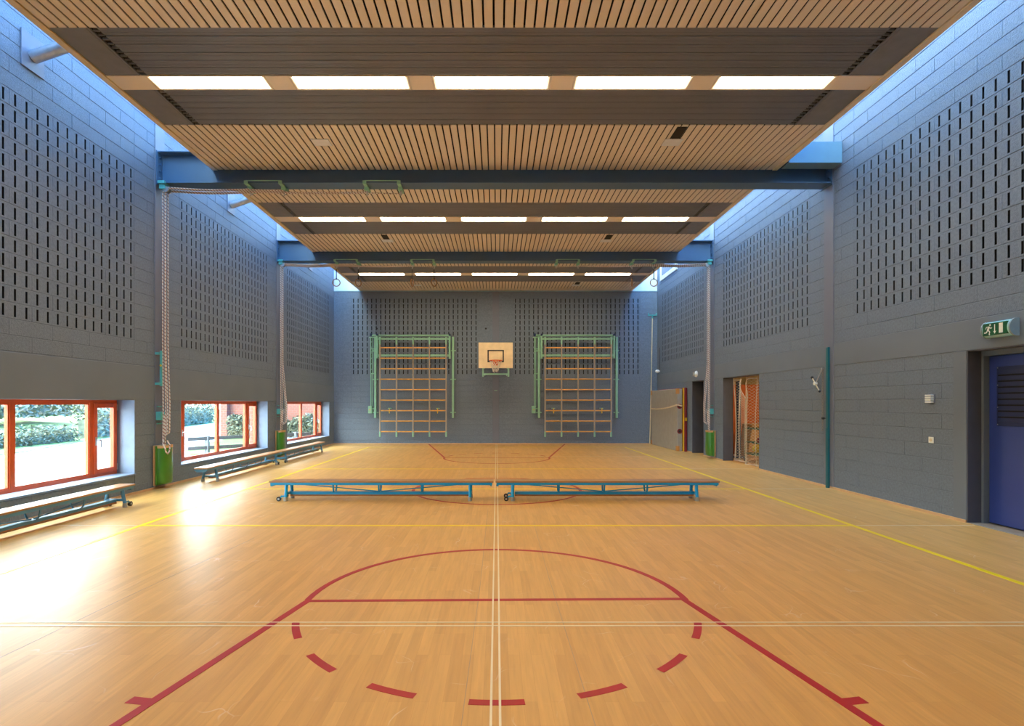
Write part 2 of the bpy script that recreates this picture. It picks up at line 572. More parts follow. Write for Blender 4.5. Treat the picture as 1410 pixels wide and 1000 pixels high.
for cy, sgn, in ((4.195, 1), (15.10, -1)):
    yb = 0.2 if sgn > 0 else YB - 0.02
    dx = 0.21 * abs(cy - yb)
    flat_line('free_throw_arc', arc(0, cy, RC, 0, sgn * PI), 0.05, M_red)
    flat_line('free_throw_line', [(-1.42, cy - 0.022 * (sgn > 0)), (1.43, cy + 0.022 * (sgn > 0))], 0.045, M_red)
    for s in (-1, 1):
        flat_line('key_line', [(s * 1.43, cy), (s * (1.43 + dx), yb)], 0.052, M_red, 0.0018)
        if sgn > 0:
            a = (s * (1.43 + 0.21 * (cy - 2.76)), 2.76)
            flat_line('key_tick', [a, (a[0] + s * 0.125, a[1] + 0.022)], 0.062, M_red, 0.0012)
    for a in (-67, -45, -22.5, 0, 22.5, 45, 67):
        c = math.radians(a - 90 * sgn)
        hw = math.radians(5.6)
        flat_line('free_throw_dash', arc(0, cy, RC, c - hw, c + hw, 6), 0.05, M_red)
flat_line('centre_circle', arc(0, 9.58, RC, 0, 2 * PI, 72)[:-1], 0.05, M_red, closed=True)
for s in (-4.36, 4.36):
    flat_line('yellow_side_line', [(s, 3.0), (s, 18.78)], 0.060, M_yel, 0.0022)
for y in (6.74, 9.62, 12.55, 18.75):
    flat_line('yellow_cross_line', [(-4.36, y), (4.36, y)], 0.06, M_yel, 0.0020)
    flat_line('white_cross_line', [(-5.9, y), (-4.4, y)], 0.014, M_whl, 0.0020)
    flat_line('white_cross_line', [(4.4, y), (5.85, y)], 0.014, M_whl, 0.0020)
flat_line('white_cross_line', [(4.4, 15.5), (1.0, 15.5)], 0.012, M_whl, 0.0019)
for x in (-0.028, 0.016):
    flat_line('white_centre_line', [(x, 1.0), (x, YB - 0.02)], 0.012, M_whl, 0.0026)
for y in (3.705, 3.765):
    flat_line('white_cross_line', [(-5.9, y), (5.85, y)], 0.012, M_whl, 0.0024)
flat_line('floor_seam', [fp(0, 906), fp(175, 822), fp(350, 741)], 0.006, mat('floor_seam_joint', (0.42, 0.27, 0.14), 0.4), 0.0008)  # seams between floor sheets, in a darker brown
flat_line('floor_seam', [fp(635, 1000), fp(662, 800), fp(672, 700)], 0.004, MATS['floor_seam_joint'], 0.0008)
flat_line('floor_seam', [fp(820, 1000), fp(757, 800), fp(735, 720)], 0.004, MATS['floor_seam_joint'], 0.0008)

# ------------------------------------------------------------------ block walls
def block_mesh(w, h, slots, cache={}):
    key = (round(w, 3), round(h, 3), tuple(round(s, 3) for s in slots))
    if key in cache:
        return cache[key]
    mb = MB()
    c, dp, ch = 0.0045, 0.010, 0.0008
    x0, x1, y0, y1 = -w / 2, w / 2, -h / 2, h / 2
    X0, X1, Y0, Y1 = x0 + ch, x1 - ch, y0 + c, y1 - c
    o = [(x0, y0, -c), (x1, y0, -c), (x1, y1, -c), (x0, y1, -c), (X0, Y0, 0), (X1, Y0, 0), (X1, Y1, 0), (X0, Y1, 0), (x0, y0, -dp), (x1, y0, -dp), (x1, y1, -dp), (x0, y1, -dp)]
    fs = []
    for i in range(4):
        j = (i + 1) % 4
        fs += [(i, j, j + 4, i + 4), (i + 8, j + 8, j, i)]
    mb.add(o, fs)
    if not slots:
        mb.add(o[4:8], [(0, 1, 2, 3)])
    else:
        sw, sh, sd = 0.030, 0.146, 0.085
        ys0, ys1 = -sh / 2, sh / 2
        mb.quad((X0, Y0, 0), (X1, Y0, 0), (X1, ys0, 0), (X0, ys0, 0))
        mb.quad((X0, ys1, 0), (X1, ys1, 0), (X1, Y1, 0), (X0, Y1, 0))
        xa = X0
        for s in slots:
            a, b = s - sw / 2, s + sw / 2
            mb.quad((xa, ys0, 0), (a, ys0, 0), (a, ys1, 0), (xa, ys1, 0))
            mb.quad((a, ys0, 0), (a, ys0, -sd), (a, ys1, -sd), (a, ys1, 0), 1)  # slot sides coloured black too, painting the recess dark
            mb.quad((b, ys0, -sd), (b, ys0, 0), (b, ys1, 0), (b, ys1, -sd), 1)
            mb.quad((a, ys0, 0), (b, ys0, 0), (b, ys0, -sd), (a, ys0, -sd), 1)
            mb.quad((a, ys1, -sd), (b, ys1, -sd), (b, ys1, 0), (a, ys1, 0), 1)
            mb.quad((a, ys0, -sd), (b, ys0, -sd), (b, ys1, -sd), (a, ys1, -sd), 1)
            xa = b
        mb.quad((xa, ys0, 0), (X1, ys0, 0), (X1, ys1, 0), (xa, ys1, 0))
    me = mb.mesh('block', [M_block, M_void])
    cache[key] = (me, mb)
    return cache[key]

def proj(p):
    if p.y < 0.15:
        return None
    return (CX + F * p.x / p.y, CY - F * (p.z - H) / p.y)

def build_wall(root, R, origin, regions):
    """R: 3x3 matrix, columns = wall u, v, outward normal; regions: (u0,u1,v0,v1,u_phase,v_phase,slot0 or None)"""
    G = 0.007
    cells, mort = [], MB()
    for (u0, u1, v0, v1, up, vp, s0) in regions:
        k = math.floor((v0 - vp) / CRS + 1e-6)
        if s0 is None:
            mort.add([(u0, v0, -0.0055), (u1, v0, -0.0055), (u1, v1, -0.0055), (u0, v1, -0.0055)], [(0, 1, 2, 3)])
        while vp + k * CRS < v1 - 0.004:
            a, b = max(v0, vp + k * CRS), min(v1, vp + (k + 1) * CRS)
            off = up + (0.5 * BLK if k % 2 else 0.0)
            j = math.floor((u0 - off) / BLK + 1e-6)
            if s0 is not None:
                for vv in ((a, b) if k == 0 else (b,)):
                    mort.add([(u0, vv - 0.009, -0.006), (u1, vv - 0.009, -0.006), (u1, vv + 0.009, -0.006), (u0, vv + 0.009, -0.006)], [(0, 1, 2, 3)])
            while off + j * BLK < u1 - 0.004:
                c, d = max(u0, off + j * BLK), min(u1, off + (j + 1) * BLK)
                if s0 is not None:
                    for uu in (c, d):
                        mort.add([(uu - 0.009, a, -0.006), (uu + 0.009, a, -0.006), (uu + 0.009, b, -0.006), (uu - 0.009, b, -0.006)], [(0, 1, 2, 3)])
                sl = []
                if s0 is not None:
                    n = math.ceil((c - s0) / SLOT - 1e-6)
                    while s0 + n * SLOT < d:
                        sl.append(s0 + n * SLOT - (c + d) / 2)
                        n += 1
                if d - c > 0.02 and b - a > 0.02:
                    cells.append((c, d, a, b, sl))
                j += 1
            k += 1
    M3 = R.to_4x4()
    T = Matrix.Translation(origin) @ M3
    scored = []
    for cl in cells:
        c, d, a, b, sl = cl
        pts = [T @ Vector((u, v, 0)) for u, v in ((c, a), (d, a), (d, b), (c, b))]
        ctr = T @ Vector(((c + d) / 2, (a + b) / 2, 0))
        ar = 0.0
        P = [proj(p) for p in pts]
        q = proj(ctr)
        if q and all(P) and -8 < q[0] < 1418 and -8 < q[1] < 1008:
            hid = False
            if ctr.z > ZC:
                t = (ZC - H) / (ctr.z - H)
                hid = abs(ctr.x * t) < 5.0
            if not hid:
                ar = 0.5 * abs(sum(P[i][0] * P[(i + 1) % 4][1] - P[(i + 1) % 4][0] * P[i][1] for i in range(4)))
        scored.append((ar, cl))
    scored.sort(key=lambda t: -t[0])
    rest = MB()
    rot = R.to_euler()
    for i, (ar, (c, d, a, b, sl)) in enumerate(scored):
        me, mb = block_mesh(d - c - 0.0025, b - a - G, sl)
        loc = T @ Vector(((c + d) / 2, (a + b) / 2, random.uniform(-0.0012, 0.0012)))
        if i < 300 and ar > 0:
            o = link('block', me, root)
            o.location, o.rotation_euler = loc, rot
        else:
            X = Matrix.Translation(loc) @ M3
            base = len(rest.v)
            rest.v += [tuple(X @ Vector(p)) for p in mb.v]
            rest.f += [tuple(q + base for q in f) for f in mb.f]
            rest.mi += mb.mi
            rest.smooth += mb.smooth
    o = obj('block_field', rest, [M_block, M_void], root)
    o['kind'] = 'stuff'
    mo = obj('mortar', MB().add([tuple(T @ Vector(p)) for p in mort.v], mort.f), M_mortar, root)
    return root

Y_, Z_, X_ = Vector((0, 1, 0)), Vector((0, 0, 1)), Vector((1, 0, 0))
def basis(u, v, n):
    return Matrix((u, v, n)).transposed()

BAYS = [(YF, 4.33), (4.61, 9.62), (9.90, 14.91), (15.19, YB)]
WIN = [(5.14 + 5.28 * k, 9.10 + 5.28 * k) for k in (-1, 0, 1, 2)]
SILL, HEAD = 0.34, 1.55

# ---- left wall: block above a smooth concrete band, windows below
lw = MB()
lw.box(XL - 0.32, XL - 0.09, YF - 0.3, YB + 0.3, 1.56, ZT)
yy = YF - 0.3
for (a, b) in WIN:
    lw.box(XL - 0.32, XL - 0.09, yy, a, 0.0, 1.56)
    lw.box(XL - 0.32, XL - 0.09, a, b, 0.0, SILL - 0.03)
    yy = b
lw.box(XL - 0.32, XL - 0.09, yy, YB + 0.3, 0.0, 1.56)
wall_left = struct('wall_left', lw, M_mortar, 'painted block wall with slotted acoustic blocks above the windows')
regs = []
for k, (y0, y1) in enumerate(BAYS):
    s0 = 5.17 + 5.28 * (k - 1)
    a, b = s0 - SLOT / 2, s0 + 23.5 * SLOT
    regs += [(y0, a, 2.13, ZT, a, 2.542, None), (b, y1, 2.13, ZT, a, 2.542, None),
             (a, b, 2.13, 2.542, a, 2.542, None), (a, b, 5.36, ZT, a, 2.542, None), (a, b, 2.542, 5.36, a, 2.542, s0)]
    w0, w1 = WIN[k]
    regs += [(y0, w0, 0.0, 1.56, a, 0.15, None), (w1, y1, 0.0, 1.56, a, 0.15, None), (w0, w1, 0.0, SILL - 0.03, a, 0.15, None)]
build_wall(wall_left, basis(Y_, Z_, X_), Vector((XL, 0, 0)), regs)
for k, (y0, y1) in enumerate(BAYS):
    obj('concrete_band', MB().cbox(XL - 0.1, XL + 0.004, y0, y1, 1.56, 2.13, 0.004), M_band, wall_left)
for (a, b) in WIN:                                         # plastered jambs of the window openings
    for yj, dy in ((a, 0.012), (b, -0.012)):
        obj('window_jamb', MB().box(XL - 0.33, XL - 0.001, min(yj, yj + dy), max(yj, yj + dy), SILL - 0.03, 1.56), M_reveal, wall_left)

# ---- right wall
OPEN = [(5.90, 6.90), (12.36, 14.34), (15.67, 16.60)]       # blue door, store opening, recessed door
rw = MB()
rw.box(XR + 0.09, XR + 0.22, YF - 0.3, YB + 0.3, 2.16, ZT)
yy = YF - 0.3
for (a, b) in OPEN:
    rw.box(XR + 0.09, XR + 0.22, yy, a, 0.0, 2.16)
    yy = b
rw.box(XR + 0.09, XR + 0.22, yy, YB + 0.3, 0.0, 2.16)
wall_right = struct('wall_right', rw, M_mortar, 'painted block wall with slotted acoustic blocks above the doors')
regs = []
def ry(y0, y1, z0, z1, ph, vp, s0=None):                    # Y ranges into u = -Y
    regs.append((-y1, -y0, z0, z1, -ph, vp, None if s0 is None else -s0))
for k, (y0, y1) in enumerate(BAYS):
    s0 = 5.17 + 5.28 * (k - 1)
    a, b = s0 - SLOT / 2, s0 + 23.5 * SLOT
    ry(y0, a, 2.54, ZT, b, 2.944); ry(b, y1, 2.54, ZT, b, 2.944)
    ry(a, b, 2.54, 2.944, b, 2.944); ry(a, b, 5.36, ZT, b, 2.944)
    ry(a, b, 2.944, 5.36, b, 2.944, s0)
yy = YF
for (a, b) in ((YF, 4.33), (4.61, 5.90), (7.10, 9.62), (9.90, 12.36), (14.34, 14.91), (15.19, 15.67), (16.60, YB)):
    ry(a, b, 0.0, 2.16, 9.62, 0.147)
build_wall(wall_right, basis(-Y_, Z_, -X_), Vector((XR, 0, 0)), regs)
for (y0, y1) in BAYS:
    obj('concrete_band', MB().cbox(XR - 0.004, XR + 0.1, y0, y1, 2.16, 2.54, 0.004), M_band, wall_right)
obj('door_pilaster', MB().cbox(XR - 0.006, XR + 0.1, 6.90, 7.10, 0.0, 2.16, 0.004), M_band, wall_right)
for (a, b), dpt in ((OPEN[1], 0.26), (OPEN[2], 0.32)):
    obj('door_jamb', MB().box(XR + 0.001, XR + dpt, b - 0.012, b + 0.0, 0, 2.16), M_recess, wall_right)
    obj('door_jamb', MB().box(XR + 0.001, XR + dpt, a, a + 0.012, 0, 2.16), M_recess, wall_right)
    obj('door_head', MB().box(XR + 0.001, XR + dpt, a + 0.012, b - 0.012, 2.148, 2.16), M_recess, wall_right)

# ---- back wall
bw = MB().box(XL - 0.3, XR + 0.3, YB + 0.09, YB + 0.32, 0.0, 5.62)
wall_back = struct('wall_back', bw, M_mortar, 'painted block end wall with two fields of slotted blocks')
regs = []
CB0, CB1 = -0.155, 0.09
for (x0, x1, s0) in ((XL, CB0, -5.256), (CB1, XR, 0.688)):
    a, b = s0 - SLOT / 2, s0 + 27.5 * SLOT
    regs += [(x0, a, 0, 5.62, a, 2.542, None), (b, x1, 0, 5.62, a, 2.542, None), (a, b, 0, 2.542, a, 2.542, None),
             (a, b, 5.36, 5.62, a, 2.542, None), (a, b, 2.542, 5.36, a, 2.542, s0)]
build_wall(wall_back, basis(X_, Z_, -Y_), Vector((0, YB, 0)), regs)
obj('wall_column', MB().cbox(CB0 + 0.004, CB1 - 0.004, YB - 0.006, YB + 0.1, 0, 5.62, 0.003), M_column, wall_back)
obj('column_mark', MB().box(-0.09, 0.02, YB - 0.010, YB - 0.005, 1.955, 1.975), M_green, wall_back)
trim = MB().box(XL - 0.3, XR + 0.3, YB + 0.02, YB + 0.3, 5.62, ZT)
struct('trim_1', trim, M_white, 'pale end panel above the block end wall under the skylights')
struct('trim_2', MB().box(XL, XR, YB - 0.012, YB + 0.1, 5.60, 5.622), mat('capping', (.25, .38, .40), .4), 'thin capping strip along the top of the end wall')

# ---- wall behind the camera
struct('wall_front', MB().box(XL - 0.3, XR + 0.3, YF - 0.3, YF, 0, ZT), M_block, 'painted wall behind the viewer')

# ---- columns
for (a, b) in COLS:
    for x0, x1 in ((XL - 0.10, XL + 0.012), (XR - 0.012, XR + 0.10)):
        struct('steel_column', MB().cbox(x0, x1, a, b, 0, ZT, 0.006), M_column,
               'grey steel column set in the ' + ('windowed' if x0 < 0 else 'door') + ' wall')

# ---- skirting
struct('baseboard_left', MB().box(XL, XL + 0.014, YF, YB, 0.0, 0.035), M_skirt, 'thin beech skirting below the windows')
br_ = MB()
for (a, b) in ((YF, 5.90), (6.90, 12.36), (14.34, 15.67), (16.60, YB)):
    br_.box(XR - 0.016, XR, a, b, 0.0, 0.035)
struct('baseboard_right', br_, M_skirt, 'thin beech skirting below the doors wall')
struct('baseboard_back', MB().box(XL, XR, YB - 0.014, YB, 0, 0.03), M_skirt, 'thin beech skirting along the end wall')

# ------------------------------------------------------------------ windows
XW = -6.27
def make_window(idx, y0, y1, where):
    t = srt('window_%d' % idx, where, (XW, y0, SILL))
    L, Hh = y1 - y0, HEAD - SILL
    T = 0.07
    fr = MB()
    fr.box(-0.07, 0, 0, L, Hh - 0.05, Hh)
    fr.box(-0.07, 0, 0, L, 0, 0.05)
    fr.box(-0.07, 0, 0, 0.04, 0.05, Hh - 0.05)
    fr.box(-0.07, 0, L - 0.04, L, 0.05, Hh - 0.05)
    obj('window_frame', fr, M_frame, t)
    mu = [0.59, L / 2, L - 0.59]
    for m in mu:
        obj('mullion', MB().box(-0.07, 0.004, m - 0.035, m + 0.035, 0.05, Hh - 0.05), M_frame, t)
    edges = [(0.04, mu[0] - 0.035), (mu[0] + 0.035, mu[1] - 0.035), (mu[1] + 0.035, mu[2] - 0.035), (mu[2] + 0.035, L - 0.04)]
    for i, (a, b) in enumerate(edges):
        if i in (0, 3):                                     # opening casements
            c = MB()
            w = 0.075
            c.cbox(-0.045, 0.022, a, a + w, 0.05, Hh - 0.05, 0.006)
            c.cbox(-0.045, 0.022, b - w, b, 0.05, Hh - 0.05, 0.006)
            c.cbox(-0.045, 0.022, a + w, b - w, 0.05, 0.05 + w, 0.006)
            c.cbox(-0.045, 0.022, a + w, b - w, Hh - 0.05 - w, Hh - 0.05, 0.006)
            co = obj('casement', c, M_frame, t)
            obj('pane', MB().box(-0.025, -0.019, a + w, b - w, 0.05 + w, Hh - 0.05 - w), M_glass, co)
            hy = a + w / 2 if i == 3 else b - w / 2
            h = MB().box(0.022, 0.03, hy - 0.016, hy + 0.016, 0.50, 0.63)
            h.cyl((0.03, hy, 0.58), (0.07, hy, 0.58), 0.010, 8)
            sg = 1 if i == 3 else 1
            h.bar((0.066, hy, 0.585), (0.066, hy + 0.05, 0.580), 0.014, 0.018)
            h.bar((0.066, hy + 0.05, 0.59), (0.066, hy + 0.05, 0.46), 0.014, 0.016, (1, 0, 0))
            obj('handle', h, M_steel, co, 'brushed metal window handle')
            hg = b if i == 3 else a
            for hz in (0.12, Hh - 0.12):
                obj('hinge', MB().cyl((0.026, hg, hz - 0.05), (0.026, hg, hz + 0.05), 0.009, 8), M_steel, co)
        else:
            bd = MB()
            bw_ = 0.022
            bd.box(-0.035, -0.006, a, a + bw_, 0.05, Hh - 0.05)
            bd.box(-0.035, -0.006, b - bw_, b, 0.05, Hh - 0.05)
            bd.box(-0.035, -0.006, a + bw_, b - bw_, 0.05, 0.05 + bw_)
            bd.box(-0.035, -0.006, a + bw_, b - bw_, Hh - 0.05 - bw_, Hh - 0.05)
            obj('glazing_bead', bd, M_frame, t)
            obj('pane', MB().box(-0.026, -0.020, a + bw_, b - bw_, 0.05 + bw_, Hh - 0.05 - bw_), M_glass, t)
    obj('window_sill', MB().cbox(0.0, XL - XW + 0.02, 0, L, -0.03, 0.0, 0.004), M_reveal, t)
    obj('lintel_soffit', MB().box(0.0, XL - XW - 0.005, 0, L, Hh, Hh + 0.02), M_column, t)
    return t
make_window(1, *WIN[1], 'wide orange framed window, green bank seen through it')
make_window(2, *WIN[2], 'wide orange framed window, lawn and low rail fence seen through it')
make_window(3, *WIN[3], 'wide orange framed window nearest the climbing frames')
make_window(4, *WIN[0], 'wide orange framed window beside the viewer')

# ------------------------------------------------------------------ doors on the right
t = srt('door_1', 'blue door with louvred vent panel in a deep dark reveal', (XR, 6.90, 0))
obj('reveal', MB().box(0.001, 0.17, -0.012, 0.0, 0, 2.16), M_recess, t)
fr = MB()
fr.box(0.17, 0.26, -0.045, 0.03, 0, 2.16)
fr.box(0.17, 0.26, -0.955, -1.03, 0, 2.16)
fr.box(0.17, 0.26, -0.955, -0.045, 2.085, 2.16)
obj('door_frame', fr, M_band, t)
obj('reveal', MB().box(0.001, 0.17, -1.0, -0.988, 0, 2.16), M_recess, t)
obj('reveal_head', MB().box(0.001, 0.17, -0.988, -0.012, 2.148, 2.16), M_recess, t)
obj('door_light_blocker', MB().box(0.40, 0.44, -1.3, 0.3, -0.05, 2.4).box(0.226, 0.40, 0.03, 0.06, -0.05, 2.4).box(0.226, 0.40, -1.06, -1.03, -0.05, 2.4).box(0.226, 0.40, -1.03, 0.03, 2.17, 2.2).box(0.226, 0.40, -1.03, 0.03, -0.05, -0.002), M_recess, t)  # unseen dark box added behind the door to stop light leaking
obj('leaf', MB().cbox(0.235, 0.28, -0.95, -0.05, 0.02, 2.08, 0.003), M_door, t)
obj('threshold', MB().box(0.0, 0.26, -1.0, 0.0, 0.0, 0.006), M_rubber, t)
lv = obj('louvre_panel', MB().cbox(0.222, 0.236, -0.80, -0.165, 1.225, 1.945, 0.003), M_doordk, t, 'dark navy louvred vent panel')
for k in range(9):
    z = 1.27 + k * 0.0725
    obj('louvre_slat', MB().add([(0.222, -0.775, z + 0.05), (0.222, -0.19, z + 0.05), (0.2165, -0.19, z + 0.003), (0.2165, -0.775, z + 0.003), (0.222, -0.775, z), (0.222, -0.19, z)],
        [(0, 1, 2, 3), (3, 2, 5, 4), (0, 3, 4), (1, 5, 2)]), M_doordk, lv)
for k in range(8):
    z = 1.327 + k * 0.0725
    obj('louvre_gap_shade', MB().box(0.2155, 0.223, -0.775, -0.19, z - 0.006, z + 0.012), M_void, lv)  # solid black strips painted in for the shade between slats
for yq in (-0.785, -0.182):
    for zq in (1.24, 1.45, 1.72, 1.93):
        obj('screw', MB().cyl((0.217, yq, zq), (0.223, yq, zq), 0.006, 6), M_steel, lv)
t = srt('door_2', 'plain grey door deep in its recess beside the crash mat', (XR + 0.32, 15.67, 0))
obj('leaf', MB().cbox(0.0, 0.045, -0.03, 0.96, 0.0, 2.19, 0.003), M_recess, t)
obj('handle', MB().cyl((-0.04, 0.12, 1.05), (0.0, 0.12, 1.05), 0.01, 8).bar((-0.04, 0.12, 1.05), (-0.04, 0.24, 1.05), 0.016, 0.016), M_steel, t)

# ------------------------------------------------------------------ ceiling
ce = MB()
for k in range(4):
    a, b = WEB[k] + 0.02, (WEB[k + 1] - 0.02 if k < 3 else YB + 0.02)
    ce.box(XE0 - 0.09, XE1 + 0.09, a, b, ZC + 0.075, 5.90)
ce.box(XE0 - 0.09, XE1 + 0.09, YF - 0.1, YB + 0.02, 5.95, ZT)
ceiling = struct('ceiling', ce, M_dark, 'suspended slatted ceiling between the two skylight strips')
def bay_zones(k):
    w = WEB[k]
    return w + 1.57, w + 2.46, w + 2.78, w + 3.70            # heater start, light start, light end, heater end
PITCH = (XE1 - XE0) / 88.0
slat_cache = {}
def slat_me(L):
    key = round(L, 3)
    if key not in slat_cache:
        w = PITCH - 0.021
        slat_cache[key] = MB().cbox(-w / 2, w / 2, 0, L, 0, 0.015, 0.0025)
        slat_cache[key].me = slat_cache[key].mesh('slat', M_slat)
    return slat_cache[key]
segs = []
for k in range(4):
    z0, z1, z2, z3 = bay_zones(k)
    segs.append((WEB[k] + 0.02, z0))
    segs.append((z3, (WEB[k + 1] - 0.02) if k < 3 else YB - 0.004))
rest = MB()
for i, (a, b) in enumerate(segs):
    mb = slat_me(b - a)
    for j in range(88):
        x = XE0 + (j + 0.5) * PITCH
        if i in (2, 3, 4):
            o = link('slat', mb.me, ceiling)
            o.location = (x, a, ZC)
        else:
            rest.add([(p[0] + x, p[1] + a, p[2] + ZC) for p in mb.v], mb.f)
o = obj('slat_field', rest, M_slat, ceiling)
o['kind'] = 'stuff'
for k in range(4):
    a, b = WEB[k] + 0.02, (WEB[k + 1] - 0.02 if k < 3 else YB - 0.004)
    for s in (0, 1):
        x0, x1 = (XE0 - 0.09, XE0 - 0.002) if s == 0 else (XE1 + 0.002, XE1 + 0.09)
        obj('edge_trim', MB().cbox(x0, x1, a, b, ZC - 0.012, ZC + 0.074, 0.004), M_trim, ceiling)
        xs = (XE0 - 0.10, XE0 - 0.09) if s == 0 else (XE1 + 0.09, XE1 + 0.10)
        obj('edge_upstand', MB().box(xs[0], xs[1], a, b, ZC + 0.02, ZT), M_white, ceiling)
ROWN = ['over the viewer', 'before the boxed-in beam', 'between the two rope beams', 'nearest the climbing frames']
POSN = ['end light by the windowed wall', 'second light from the windowed wall', 'middle light', 'second light from the door wall', 'end light by the door wall']
LX = [-4.45 + 1.817 * i for i in range(5)]
lp = None
for k in range(4):
    z0, z1, z2, z3 = bay_zones(k)
    # radiant heater panels on both sides of the lights
    for s, (a, b) in enumerate(((z0, z1), (z2, z3))):
        h = thing('radiant_ceiling_heater', 'grey ribbed heater panel just %s the light row %s' % (('before', 'beyond')[s], ROWN[k]), 'heater', (0, a, ZC + 0.006), 0, 'ribbed radiant panels beside the light rows')
        w = b - a
        n = 6
        xl, xr = XE0 + 0.53, XE1 - 0.53
        for i in range(n):
            y0, y1 = w * i / n + 0.006, w * (i + 1) / n - 0.006
            q = MB()
            wv = (y1 - y0)
            prof = [(y0, 0.03), (y0, 0.006), (y0 + wv * 0.10, 0.0)]
            for r in range(3):
                c = y0 + wv * (0.30 + 0.22 * r)
                prof += [(c - 0.012, 0.0), (c - 0.006, 0.005), (c + 0.006, 0.005), (c + 0.012, 0.0)]
            prof += [(y1 - wv * 0.10, 0.0), (y1, 0.006), (y1, 0.03)]
            q.prism(prof, 'x', xl, xr)
            obj('panel_strip', q, M_heater, h)
            for xr_ in (xl - 0.075, xr):
                obj('end_rib', MB().box(xr_ + 0.003, xr_ + 0.072, y0 + wv * 0.36, y0 + wv * 0.50, 0.002, 0.025), M_heatend, h)
                obj('end_rib', MB().box(xr_ + 0.003, xr_ + 0.072, y1 - 0.006, y1 + 0.006, 0.002, 0.025), M_heatend, h)
        for x0, x1 in ((XE0 + 0.002, xl - 0.12), (xr + 0.12, XE1 - 0.002)):
            obj('end_plate', MB().cbox(x0, x1, 0.004, w - 0.004, 0, 0.02, 0.003), M_heatend, h)
        for x0, x1 in ((xl - 0.115, xl - 0.085), (xr + 0.085, xr + 0.115)):
            obj('end_channel', MB().cbox(x0, x1, 0.004, w - 0.004, -0.004, 0.02, 0.003), M_heater, h)
    # cream infill plates
    xs = [XE0 + 0.002] + [v for x in LX for v in (x - 0.012, x + 1.512)] + [XE1 - 0.002]
    for i in range(0, len(xs), 2):
        obj('infill_plate', MB().cbox(xs[i], xs[i + 1], z1 + 0.004, z2 - 0.004, ZC, ZC + 0.02, 0.003), M_cream, ceiling)
    for i, x in enumerate(LX):
        lab = POSN[i] + (' in the row ' if k else ' in the row directly ') + ROWN[k]
        if lp is None:
            lp = thing('ceiling_light', lab, 'light', (x, z1, ZC), 0, 'recessed fluorescent ceiling lights')
            W_ = z2 - z1
            f = MB()
            f.box(-0.008, 1.508, 0.004, 0.022, 0, 0.05).box(-0.008, 1.508, W_ - 0.022, W_ - 0.004, 0, 0.05)
            f.box(-0.008, 0.012, 0.022, W_ - 0.022, 0, 0.05).box(1.488, 1.508, 0.022, W_ - 0.022, 0, 0.05)
            obj('frame', f, M_cream, lp)
            obj('diffuser', MB().box(0.035, 1.465, 0.036, W_ - 0.036, 0.006, 0.012), M_lamp, lp, 'glowing warm white diffuser')
            rm_ = MB()
            for q in range(48):
                xq = 0.0135 + q * (1.473 / 48)
                for ya in (0.0225, W_ - 0.0355):
                    rm_.cbox(xq, xq + 0.027, ya, ya + 0.013, 0.004, 0.012, 0.001)
            for q in range(8):
                yq = 0.037 + q * (W_ - 0.074) / 8
                for xa in (0.0135, 1.4655):
                    rm_.cbox(xa, xa + 0.021, yq, yq + (W_ - 0.074) / 8 - 0.003, 0.004, 0.012, 0.001)
            obj('diffuser_rim', rm_, M_lamprim, lp, 'amber lit prisms round the diffuser')
            lo = MB()
            for q in range(41):
                xq = 0.03 + q * 0.036
                lo.box(xq, xq + 0.003, 0.024, W_ - 0.024, 0.001, 0.0055)
            obj('louvre', lo, M_cream, lp)
        else:
            dup(lp, (x, z1, ZC), 0, lab)

# ceiling vents (open hatch and white plate)
for k in range(1, 4):
    y = WEB[k] + 5.29 - 1.57
    for s, side in ((-1, 'windowed'), (1, 'door')):
        v = thing('ceiling_vent', 'small white vent plate in the slats toward the %s wall, %s' % (side, ['', 'before the boxed-in beam', 'between the rope beams', 'by the climbing frames'][k]), 'vent', (s * 2.78, y, ZC - 0.004), 0, 'small vents in the slatted ceiling')
        obj('plate', MB().cbox(-0.14, 0.14, 0.40, 0.62, -0.006, 0.003, 0.002), M_white, v)
        if s > 0 or k == 2:
            obj('opening', MB().box(-0.075, 0.075, 0.02, 0.38, -0.003, 0.003), M_dark, v)

# ------------------------------------------------------------------ roof beams
def beam(y, label):
    t = srt('roof_beam', label, (0, y, 5.36))
    L0, L1 = XL + 0.02, XR - 0.02
    obj('web', MB().box(L0 + 0.02, L1 - 0.02, -0.007, 0.007, 0.02, 0.54), M_beam, t)
    obj('flange', MB().cbox(L0 + 0.02, L1 - 0.02, -0.15, 0.15, 0.0, 0.02, 0.002), M_beam, t)
    obj('flange', MB().cbox(L0 + 0.02, L1 - 0.02, -0.15, 0.15, 0.54, 0.56, 0.002), M_beam, t)
    for x0 in (L0, L1 - 0.02):
        e_ = obj('end_plate', MB().cbox(x0, x0 + 0.02, -0.165, 0.165, -0.03, 0.57, 0.002), M_beam, t)
        xi = x0 + 0.02 if x0 < 0 else x0
        for zz in (0.10, 0.22, 0.34, 0.46):
            d = 0.025 if x0 < 0 else -0.025
            obj('bolt', MB().cyl((xi, -0.09, zz), (xi + d, -0.09, zz), 0.016, 6), M_beam, e_)
    return t
beam(WEB[1], 'steel roof beam above the viewer')
beam(WEB[2], 'blue steel roof beam with a boxed-in end at the door wall')
beam(WEB[3], 'blue steel roof beam carrying the gym rings')
bx = thing('beam_casing', 'pale blue boxed-in casing on the beam end at the door wall', 'casing', (5.0, 9.38, 5.60))
M_cas = mat('casing_paint', (0.14, 0.27, 0.36), 0.35, var=.04)
obj('front_panel', MB().cbox(-0.02, 0.885, 0.0, 0.02, 0.0, 0.36, 0.002), M_cas, bx)
obj('underside', MB().box(-0.02, 0.885, 0.02, 0.255, 0.0, 0.012), M_cas, bx)
obj('top', MB().box(-0.02, 0.885, 0.02, 0.255, 0.345, 0.36), M_cas, bx)

